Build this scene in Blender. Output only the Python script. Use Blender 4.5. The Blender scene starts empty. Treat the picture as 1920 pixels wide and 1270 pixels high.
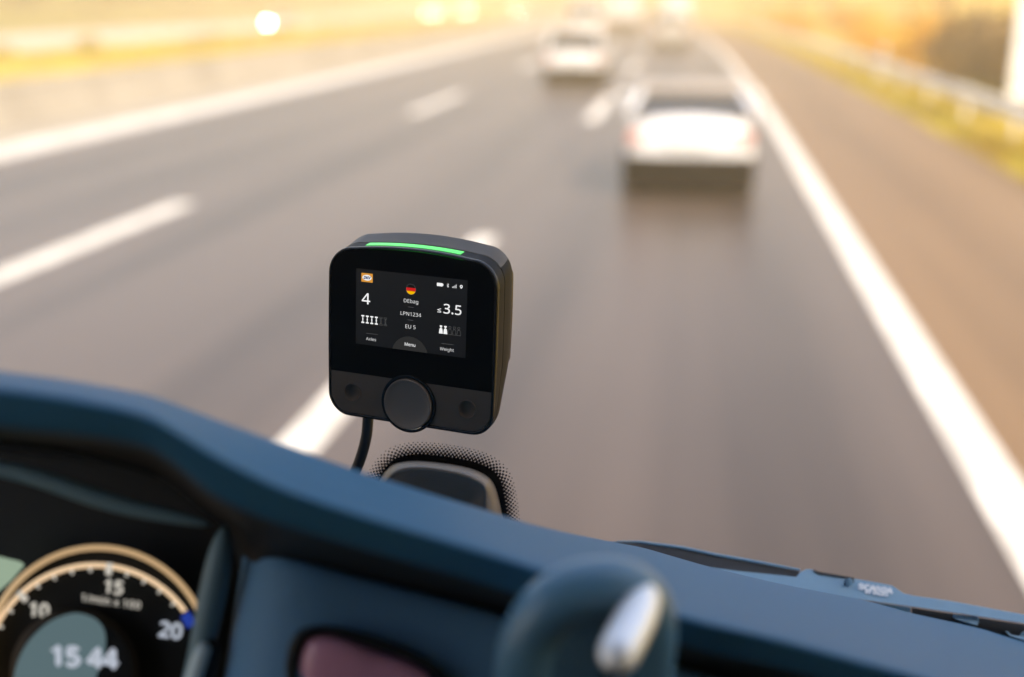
import bpy, bmesh, math, random
import numpy as np
from mathutils import Vector, Matrix, Euler
rnd = random.Random(11)
R = math.radians
S = bpy.context.scene
COL = S.collection

# ------------------------------------------------------------------ camera, light, exposure
PITCH, YAW, FPX = 16.13, 8.73, 2195.0
EYE = Vector((0, 0, 2.5))
cam_d = bpy.data.cameras.new('camera')
cam = bpy.data.objects.new('camera', cam_d)
COL.objects.link(cam)
cam.location = EYE
cam.rotation_euler = (R(90 - PITCH), 0, R(YAW))
cam_d.sensor_width = 36
cam_d.lens = 36 * FPX / 1920
cam_d.clip_start = 0.02
cam_d.clip_end = 5000
cam_d.dof.use_dof = True
cam_d.dof.focus_distance = 0.540
cam_d.dof.aperture_fstop = 3.65
cam_d.dof.aperture_blades = 0
S.camera = cam

SUN_EL, SUN_AZ = 46.0, 130.0            # azimuth clockwise from the road's direction (+Y)
W = bpy.data.worlds.new('World')
S.world = W
W.use_nodes = True
wn = W.node_tree
wn.nodes.clear()
sky = wn.nodes.new('ShaderNodeTexSky')
sky.sky_type = 'NISHITA'
sky.sun_disc = False
sky.sun_elevation = R(SUN_EL)
sky.sun_rotation = R(SUN_AZ)
sky.altitude = 200
sky.air_density = 1.0
sky.dust_density = 1.5
bg = wn.nodes.new('ShaderNodeBackground')
bg.inputs['Strength'].default_value = 0.15
wo = wn.nodes.new('ShaderNodeOutputWorld')
wn.links.new(sky.outputs[0], bg.inputs[0])
wn.links.new(bg.outputs[0], wo.inputs[0])
sun_d = bpy.data.lights.new('sun', 'SUN')
sun_d.energy = 3.6
sun_d.angle = R(0.6)
sun_d.color = (1.0, 0.82, 0.58)
sun = bpy.data.objects.new('sun', sun_d)
COL.objects.link(sun)
sdir = Vector((math.sin(R(SUN_AZ)) * math.cos(R(SUN_EL)), math.cos(R(SUN_AZ)) * math.cos(R(SUN_EL)), math.sin(R(SUN_EL))))
sun.rotation_euler = sdir.to_track_quat('Z', 'Y').to_euler()
sun.location = (30, 0, 40)

vs = S.view_settings
S.display_settings.display_device = 'sRGB'
vs.view_transform = 'Standard'
vs.look = 'None'
vs.exposure = 1.55
vs.gamma = 1.0
vs.use_curve_mapping = False
cy = S.cycles
cy.use_denoising = True
try:
    cy.denoiser = 'OPENIMAGEDENOISE'
    cy.denoising_input_passes = 'RGB_ALBEDO_NORMAL'
except Exception:
    pass
cy.use_adaptive_sampling = False
cy.max_bounces = 8
cy.diffuse_bounces = 4
cy.glossy_bounces = 3
cy.transparent_max_bounces = 12
cy.volume_bounces = 1
cy.sample_clamp_indirect = 4.0
cy.caustics_reflective = False
cy.caustics_refractive = False

CAM_M = Matrix.Translation(EYE) @ cam.rotation_euler.to_matrix().to_4x4()


def P(u, v, z):
    """A point of the cab, measured in the 1920 px frame and by its depth from the eye (metres)."""
    return CAM_M @ Vector(((u - 960) / FPX * z, -(v - 635) / FPX * z, -z))


def ray(u, v):
    return (CAM_M.to_3x3() @ Vector(((u - 960) / FPX, -(v - 635) / FPX, -1.0)))


def G(u, v, h=0.0):
    d = ray(u, v)
    return EYE + d * ((h - EYE.z) / d.z)


# ------------------------------------------------------------------ materials
def mat(name, base=(0.5, 0.5, 0.5), rough=0.5, metal=0.0, spec=0.5, coat=0.0, emit=None, estr=0.0,
        noise=0.0, nscale=8.0, bump=0.0, bscale=200.0, translucent=0.0, base2=None):
    m = bpy.data.materials.new(name)
    m.use_nodes = True
    nt = m.node_tree
    b = nt.nodes['Principled BSDF']
    b.inputs['Base Color'].default_value = (*base, 1)
    b.inputs['Roughness'].default_value = rough
    b.inputs['Metallic'].default_value = metal
    b.inputs['Specular IOR Level'].default_value = spec
    b.inputs['Coat Weight'].default_value = coat
    b.inputs['Coat Roughness'].default_value = 0.05
    if emit:
        b.inputs['Emission Color'].default_value = (*emit, 1)
        b.inputs['Emission Strength'].default_value = estr
    if noise or bump:
        tc = nt.nodes.new('ShaderNodeTexCoord')
    if noise:
        n = nt.nodes.new('ShaderNodeTexNoise')
        n.inputs['Scale'].default_value = nscale
        n.inputs['Detail'].default_value = 5
        nt.links.new(tc.outputs['Object'], n.inputs['Vector'])
        cr = nt.nodes.new('ShaderNodeValToRGB')
        b2 = base2 or tuple(min(1, c * (1 + noise)) for c in base)
        cr.color_ramp.elements[0].color = (*[c * (1 - noise) for c in base], 1)
        cr.color_ramp.elements[1].color = (*b2, 1)
        cr.color_ramp.elements[0].position = 0.35
        cr.color_ramp.elements[1].position = 0.65
        nt.links.new(n.outputs['Fac'], cr.inputs[0])
        nt.links.new(cr.outputs[0], b.inputs['Base Color'])
    if bump:
        n2 = nt.nodes.new('ShaderNodeTexNoise')
        n2.inputs['Scale'].default_value = bscale
        n2.inputs['Detail'].default_value = 3
        nt.links.new(tc.outputs['Object'], n2.inputs['Vector'])
        bp = nt.nodes.new('ShaderNodeBump')
        bp.inputs['Strength'].default_value = bump
        bp.inputs['Distance'].default_value = 0.001
        nt.links.new(n2.outputs['Fac'], bp.inputs['Height'])
        nt.links.new(bp.outputs[0], b.inputs['Normal'])
    if translucent:
        out = nt.nodes['Material Output']
        tr = nt.nodes.new('ShaderNodeBsdfTranslucent')
        tr.inputs[0].default_value = (*base, 1)
        mx = nt.nodes.new('ShaderNodeMixShader')
        mx.inputs[0].default_value = translucent
        nt.links.new(b.outputs[0], mx.inputs[1])
        nt.links.new(tr.outputs[0], mx.inputs[2])
        nt.links.new(mx.outputs[0], out.inputs[0])
        if noise:
            nt.links.new(cr.outputs[0], tr.inputs[0])
    return m


def asphalt(name, c0, c1, rough, lane=4.15, x0=-2.27, spec=0.4):
    """Worn asphalt: darker wheel tracks in every lane, long streaks, broad patches and fine grain."""
    m = bpy.data.materials.new(name)
    m.use_nodes = True
    nt = m.node_tree
    N, LK = nt.nodes.new, nt.links.new
    b = nt.nodes['Principled BSDF']

    def mth(op, a_, b_=None, c_=None):
        n_ = N('ShaderNodeMath')
        n_.operation = op
        for i, v in enumerate((a_, b_, c_)):
            if v is None:
                continue
            if isinstance(v, (int, float)):
                n_.inputs[i].default_value = v
            else:
                LK(v, n_.inputs[i])
        return n_.outputs[0]

    def noise(scale, detail, stretch):
        mp = N('ShaderNodeMapping')
        mp.inputs['Scale'].default_value = stretch
        LK(tc.outputs['Object'], mp.inputs[0])
        n_ = N('ShaderNodeTexNoise')
        n_.inputs['Scale'].default_value = scale
        n_.inputs['Detail'].default_value = detail
        LK(mp.outputs[0], n_.inputs['Vector'])
        return n_.outputs['Fac']

    tc = N('ShaderNodeTexCoord')
    sp = N('ShaderNodeSeparateXYZ')
    LK(tc.outputs['Object'], sp.inputs[0])
    tracks = mth('COSINE', mth('MULTIPLY', mth('SUBTRACT', sp.outputs[0], x0), 4 * math.pi / lane))
    streak = noise(1.6, 4, (0.8, 0.02, 1))
    patch = noise(0.16, 3, (1.0, 0.5, 1))
    grain = noise(30, 6, (1, 1, 1))
    f = mth('MULTIPLY_ADD', tracks, 0.10, mth('MULTIPLY', streak, 0.9))
    f = mth('ADD', f, mth('MULTIPLY', patch, 0.7))
    f = mth('ADD', f, mth('MULTIPLY', grain, 0.2))
    cr = N('ShaderNodeValToRGB')
    cr.color_ramp.elements[0].position = 0.62
    cr.color_ramp.elements[1].position = 1.12 if False else 1.0
    cr.color_ramp.elements[0].color = (*c0, 1)
    cr.color_ramp.elements[1].color = (*c1, 1)
    LK(f, cr.inputs[0])
    LK(cr.outputs[0], b.inputs['Base Color'])
    b.inputs['Roughness'].default_value = rough
    b.inputs['Specular IOR Level'].default_value = spec
    return m


M = {}
M['asphalt'] = asphalt('asphalt', (0.024, 0.0180, 0.017), (0.070, 0.053, 0.046), 0.34, spec=0.30)
M['shoulder'] = asphalt('shoulder_asphalt', (0.092, 0.052, 0.021), (0.160, 0.094, 0.042), 0.45, spec=0.3)
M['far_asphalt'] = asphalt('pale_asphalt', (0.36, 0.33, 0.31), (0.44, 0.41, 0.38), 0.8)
M['paint'] = mat('road_paint', (0.56, 0.535, 0.50), 0.5, noise=0.18, nscale=2.2, base2=(0.66, 0.635, 0.60))
M['concrete'] = mat('concrete', (0.27, 0.245, 0.21), 0.85, noise=0.12, nscale=0.6)
M['gravel'] = mat('gravel', (0.36, 0.31, 0.25), 0.95, noise=0.25, nscale=1.5)
M['ground'] = mat('ground', (0.16, 0.13, 0.05), 1.0, noise=0.35, nscale=0.15)
M['meadow'] = mat('meadow', (0.42, 0.27, 0.020), 1.0, noise=0.35, nscale=0.35, base2=(0.50, 0.38, 0.045))
M['bank'] = mat('olive_bank', (0.085, 0.085, 0.014), 1.0, noise=0.4, nscale=0.12, base2=(0.16, 0.16, 0.03))
M['blade'] = mat('grass_blade', (0.60, 0.40, 0.02), 0.7, noise=0.4, nscale=0.7, translucent=0.4, base2=(0.55, 0.48, 0.045))
M['steel'] = mat('galvanised_steel', (0.74, 0.70, 0.63), 0.5, metal=0.0, noise=0.08, nscale=5)
M['bark'] = mat('bark', (0.09, 0.06, 0.04), 0.9, noise=0.4, nscale=6, bump=0.5, bscale=25)
M['leaf_gold'] = mat('golden_leaves', (0.85, 0.42, 0.008), 0.6, noise=0.4, nscale=1.1, translucent=0.5, base2=(0.95, 0.62, 0.03))
M['leaf_olive'] = mat('olive_leaves', (0.07, 0.065, 0.012), 0.6, noise=0.4, nscale=1.1, translucent=0.35, base2=(0.13, 0.115, 0.02))
M['leaf_yellow'] = mat('yellow_leaves', (0.42, 0.33, 0.05), 0.6, noise=0.35, nscale=1.4, translucent=0.4, base2=(0.46, 0.42, 0.10))
M['leaf_brown'] = mat('brown_leaves', (0.13, 0.075, 0.022), 0.7, noise=0.5, nscale=1.5, translucent=0.2, base2=(0.24, 0.14, 0.035))
M['car_white'] = mat('white_car_paint', (0.66, 0.66, 0.68), 0.25, coat=1.0)
M['car_silver'] = mat('silver_car_paint', (0.62, 0.61, 0.60), 0.3, metal=0.3, coat=1.0)
M['car_glass'] = mat('car_glass', (0.035, 0.035, 0.03), 0.06, spec=0.6)
M['car_black'] = mat('black_car_plastic', (0.004, 0.004, 0.004), 0.8, spec=0.1)
M['tyre'] = mat('tyre_rubber', (0.015, 0.015, 0.015), 0.85)
M['rim'] = mat('alloy_rim', (0.45, 0.45, 0.46), 0.35, metal=0.9)
M['tail'] = mat('red_lens', (0.55, 0.27, 0.23), 0.15, coat=0.5)
M['lamp_lens'] = mat('clear_lens', (0.6, 0.6, 0.6), 0.1)
M['lamp_on'] = mat('headlamp_and_glint', (0.9, 0.9, 0.9), 0.2, emit=(1.0, 0.88, 0.66), estr=30)
M['plate'] = mat('plate_white', (0.75, 0.75, 0.72), 0.5)
M['board'] = mat('sign_white', (0.80, 0.81, 0.84), 0.4)
M['board_blue'] = mat('sign_pale_blue', (0.28, 0.36, 0.55), 0.4)
# cab
M['dash'] = mat('dashboard_skin', (0.036, 0.142, 0.262), 0.55, spec=0.14, bump=0.25, bscale=900)
M['dash_dark'] = mat('dark_plastic_and_shade', (0.008, 0.011, 0.016), 0.55, spec=0.3, bump=0.15, bscale=700)  # real dark plastic, also used as painted shade under the hood
M['fascia'] = mat('blue_grey_fascia', (0.10, 0.235, 0.40), 0.6, spec=0.3, bump=0.25, bscale=900)
M['knob_blue'] = mat('blue_grey_handle', (0.09, 0.215, 0.33), 0.34, spec=0.5)
M['pale_button'] = mat('pale_blue_button', (0.55, 0.70, 0.76), 0.4)
M['bezel'] = mat('bezel_highlight', (0.13, 0.23, 0.28), 0.5)  # lighter tone that paints the highlight along bezel edge and hood fold
M['car_roof'] = mat('tan_grey_roof', (0.30, 0.26, 0.23), 0.35)  # tan-grey tone for the nearest white car's roof
M['chrome'] = mat('satin_chrome', (0.90, 0.92, 0.93), 0.5, metal=0.8)
M['mauve'] = mat('mauve_lens', (0.60, 0.29, 0.42), 0.3, spec=0.5)
M['lining'] = mat('cab_lining', (0.10, 0.105, 0.11), 0.9)
M['wiper'] = mat('wiper_arm_paint', (0.24, 0.40, 0.53), 0.45, spec=0.4)
M['rubber'] = mat('black_rubber', (0.008, 0.008, 0.009), 0.5)
M['letter'] = mat('white_print', (0.95, 0.96, 0.97), 0.5)
M['frit'] = mat('black_glass_print', (0.006, 0.006, 0.008), 0.4, spec=0.2)
M['cover'] = mat('sensor_cover_plastic', (0.20, 0.165, 0.135), 0.4, spec=0.3, bump=0.2, bscale=900)
M['glow_cream'] = mat('backlit_cream', (0.5, 0.35, 0.2), 0.5, emit=(1.0, 0.72, 0.45), estr=0.27)
M['glow_ring'] = mat('ring_reflection_glow', (0.45, 0.32, 0.18), 0.4, emit=(1.0, 0.66, 0.34), estr=0.155)  # chrome ring; its warm reflection is put in as emission
M['glow_white'] = mat('backlit_white', (0.5, 0.5, 0.5), 0.5, emit=(0.86, 0.80, 0.68), estr=0.20)
M['glow_digit'] = mat('backlit_digit', (0.5, 0.5, 0.5), 0.5, emit=(0.74, 0.82, 0.97), estr=0.17)
M['glow_blue'] = mat('backlit_blue', (0.02, 0.05, 0.3), 0.5, emit=(0.02, 0.07, 0.55), estr=0.16)
M['lcd'] = mat('lcd_panel', (0.05, 0.07, 0.07), 0.2, emit=(0.36, 0.56, 0.62), estr=0.085)
M['lcd_green'] = mat('lcd_green', (0.05, 0.07, 0.05), 0.2, emit=(0.50, 0.66, 0.48), estr=0.20)
M['dial'] = mat('dial_black', (0.006, 0.008, 0.010), 0.5, spec=0.2)
# toll box
M['shell'] = mat('black_shell', (0.020, 0.020, 0.020), 0.38, spec=0.5, bump=0.08, bscale=1500)
M['cap'] = mat('sky_lit_shell', (0.125, 0.110, 0.090), 0.5, spec=0.4, bump=0.08, bscale=1500)  # black shell plastic made paler; skylight on the top put into the colour
M['shell_top'] = mat('charcoal_shell', (0.014, 0.014, 0.014), 0.5, spec=0.12, bump=0.08, bscale=1500)
M['gloss'] = mat('gloss_black_rim', (0.010, 0.010, 0.010), 0.25, spec=0.3)
M['front'] = mat('black_front_glass', (0.006, 0.0052, 0.0042), 0.12, spec=0.10)
M['keys'] = mat('dark_keypad', (0.12, 0.088, 0.064), 0.6, spec=0.15, bump=0.1, bscale=2500)
M['dialknob'] = mat('dark_knob', (0.19, 0.145, 0.108), 0.48, spec=0.3, bump=0.12, bscale=2500)
M['led'] = mat('lit_green_led', (0.05, 0.4, 0.06), 0.3, emit=(0.07, 0.80, 0.10), estr=0.36)
M['screen'] = mat('lit_screen', (0.008, 0.008, 0.008), 0.3, emit=(0.52, 0.50, 0.49), estr=0.0045, spec=0.2)
M['ui_white'] = mat('screen_white', (0, 0, 0), 0.6, emit=(1, 1, 1), estr=0.32, spec=0)
M['ui_soft'] = mat('screen_soft_white', (0, 0, 0), 0.6, emit=(1, 1, 1), estr=0.235, spec=0)
M['ui_grey'] = mat('screen_grey', (0, 0, 0), 0.6, emit=(1, 1, 1), estr=0.042, spec=0)
M['ui_dim'] = mat('screen_dim', (0, 0, 0), 0.6, emit=(1, 1, 1), estr=0.009, spec=0)
M['ui_black'] = mat('screen_black', (0.002, 0.002, 0.002), 0.6, emit=(1, 1, 1), estr=0.003, spec=0)
M['ui_orange'] = mat('screen_orange', (0, 0, 0), 0.6, emit=(0.80, 0.35, 0.05), estr=0.29, spec=0)
M['ui_navy'] = mat('screen_navy', (0, 0, 0), 0.6, emit=(0.01, 0.05, 0.22), estr=0.22, spec=0)
M['ui_red'] = mat('screen_red', (0, 0, 0), 0.6, emit=(0.75, 0.02, 0.02), estr=0.26, spec=0)
M['ui_gold'] = mat('screen_gold', (0, 0, 0), 0.6, emit=(0.90, 0.50, 0.0), estr=0.33, spec=0)
glass = bpy.data.materials.new('windscreen_glass')
glass.use_nodes = True
_nt = glass.node_tree
_nt.nodes.remove(_nt.nodes['Principled BSDF'])
_tb = _nt.nodes.new('ShaderNodeBsdfTransparent')
_tb.inputs[0].default_value = (0.97, 0.985, 0.98, 1)
_nt.links.new(_tb.outputs[0], _nt.nodes['Material Output'].inputs[0])
M['glass'] = glass


# ------------------------------------------------------------------ mesh helpers
class MB:
    def __init__(s):
        s.v, s.f = [], []

    def add(s, verts, faces):
        n = len(s.v)
        s.v += [tuple(p) for p in verts]
        s.f += [tuple(i + n for i in f) for f in faces]
        return s

    def box(s, x0, x1, y0, y1, z0, z1):
        return s.add([(x0, y0, z0), (x1, y0, z0), (x1, y1, z0), (x0, y1, z0), (x0, y0, z1), (x1, y0, z1), (x1, y1, z1), (x0, y1, z1)],
                     [(3, 2, 1, 0), (4, 5, 6, 7), (0, 1, 5, 4), (1, 2, 6, 5), (2, 3, 7, 6), (3, 0, 4, 7)])

    def loft(s, rings, closed=True, cap0=False, cap1=False):
        n = len(rings[0])
        vs_, fs = [], []
        for r in rings:
            vs_ += list(r)
        m = n if closed else n - 1
        for i in range(len(rings) - 1):
            for j in range(m):
                a, b = i * n + j, i * n + (j + 1) % n
                fs.append((a, b, b + n, a + n))
        if cap0:
            fs.append(tuple(reversed(range(n))))
        if cap1:
            fs.append(tuple(range((len(rings) - 1) * n, len(rings) * n)))
        return s.add(vs_, fs)

    def tube(s, pts, rad, seg=12, caps=True):
        pts = [Vector(p) for p in pts]
        rr = rad if isinstance(rad, (list, tuple)) else [rad] * len(pts)
        rings = []
        up = None
        for i, p in enumerate(pts):
            t = (pts[min(i + 1, len(pts) - 1)] - pts[max(i - 1, 0)]).normalized()
            if up is None:
                up = Vector((0, 0, 1)) if abs(t.z) < 0.9 else Vector((1, 0, 0))
            a = t.cross(up).normalized()
            up = a.cross(t).normalized()
            rings.append([p + (a * math.cos(k * 2 * math.pi / seg) + up * math.sin(k * 2 * math.pi / seg)) * rr[i] for k in range(seg)])
        return s.loft(rings, True, caps, caps)

    def build(s, name, m, parent=None, smooth=True, sub=0, bevel=0.0, angle=40):
        me = bpy.data.meshes.new(name)
        me.from_pydata(s.v, [], s.f)
        bm = bmesh.new()
        bm.from_mesh(me)
        bmesh.ops.recalc_face_normals(bm, faces=bm.faces)
        bm.to_mesh(me)
        bm.free()
        me.materials.append(m)
        o = bpy.data.objects.new(name, me)
        COL.objects.link(o)
        if parent is not None:
            o.parent = parent
        if smooth:
            me.polygons.foreach_set('use_smooth', [True] * len(me.polygons))
            if not sub:
                me.set_sharp_from_angle(angle=R(angle))
        if bevel:
            b = o.modifiers.new('bevel', 'BEVEL')
            b.width = bevel
            b.segments = 3
            b.limit_method = 'ANGLE'
            b.angle_limit = R(35)
        if sub:
            sd = o.modifiers.new('subdivision', 'SUBSURF')
            sd.levels = 1
            sd.render_levels = sub
        return o


def tag(o, label, cat, group=None, kind=None):
    o['label'] = label
    o['category'] = cat
    if group:
        o['group'] = group
    if kind:
        o['kind'] = kind
    return o


def empty(name, loc=(0, 0, 0), rz=0.0, matrix=None):
    o = bpy.data.objects.new(name, None)
    COL.objects.link(o)
    o.empty_display_size = 0.2
    if matrix is not None:
        o.matrix_world = matrix
    else:
        o.location = loc
        o.rotation_euler = (0, 0, rz)
    return o


def structure(o):
    o['kind'] = 'structure'
    return o


def kids(o):
    return [c for c in bpy.data.objects if c.parent == o]


def copy_tree(o, parent=None):
    c = o.copy()
    COL.objects.link(c)
    c.parent = parent
    for ch in kids(o):
        copy_tree(ch, c)
    return c


def catmull(pts, n):
    """Smooth curve through pts (tuples of any length), n samples per span."""
    pts = [np.array(p, float) for p in pts]
    out = []
    for i in range(len(pts) - 1):
        p0, p1, p2, p3 = pts[max(i - 1, 0)], pts[i], pts[i + 1], pts[min(i + 2, len(pts) - 1)]
        for k in range(n):
            t = k / n
            out.append(0.5 * ((2 * p1) + (-p0 + p2) * t + (2 * p0 - 5 * p1 + 4 * p2 - p3) * t * t + (-p0 + 3 * p1 - 3 * p2 + p3) * t ** 3))
    out.append(pts[-1])
    return out


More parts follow.
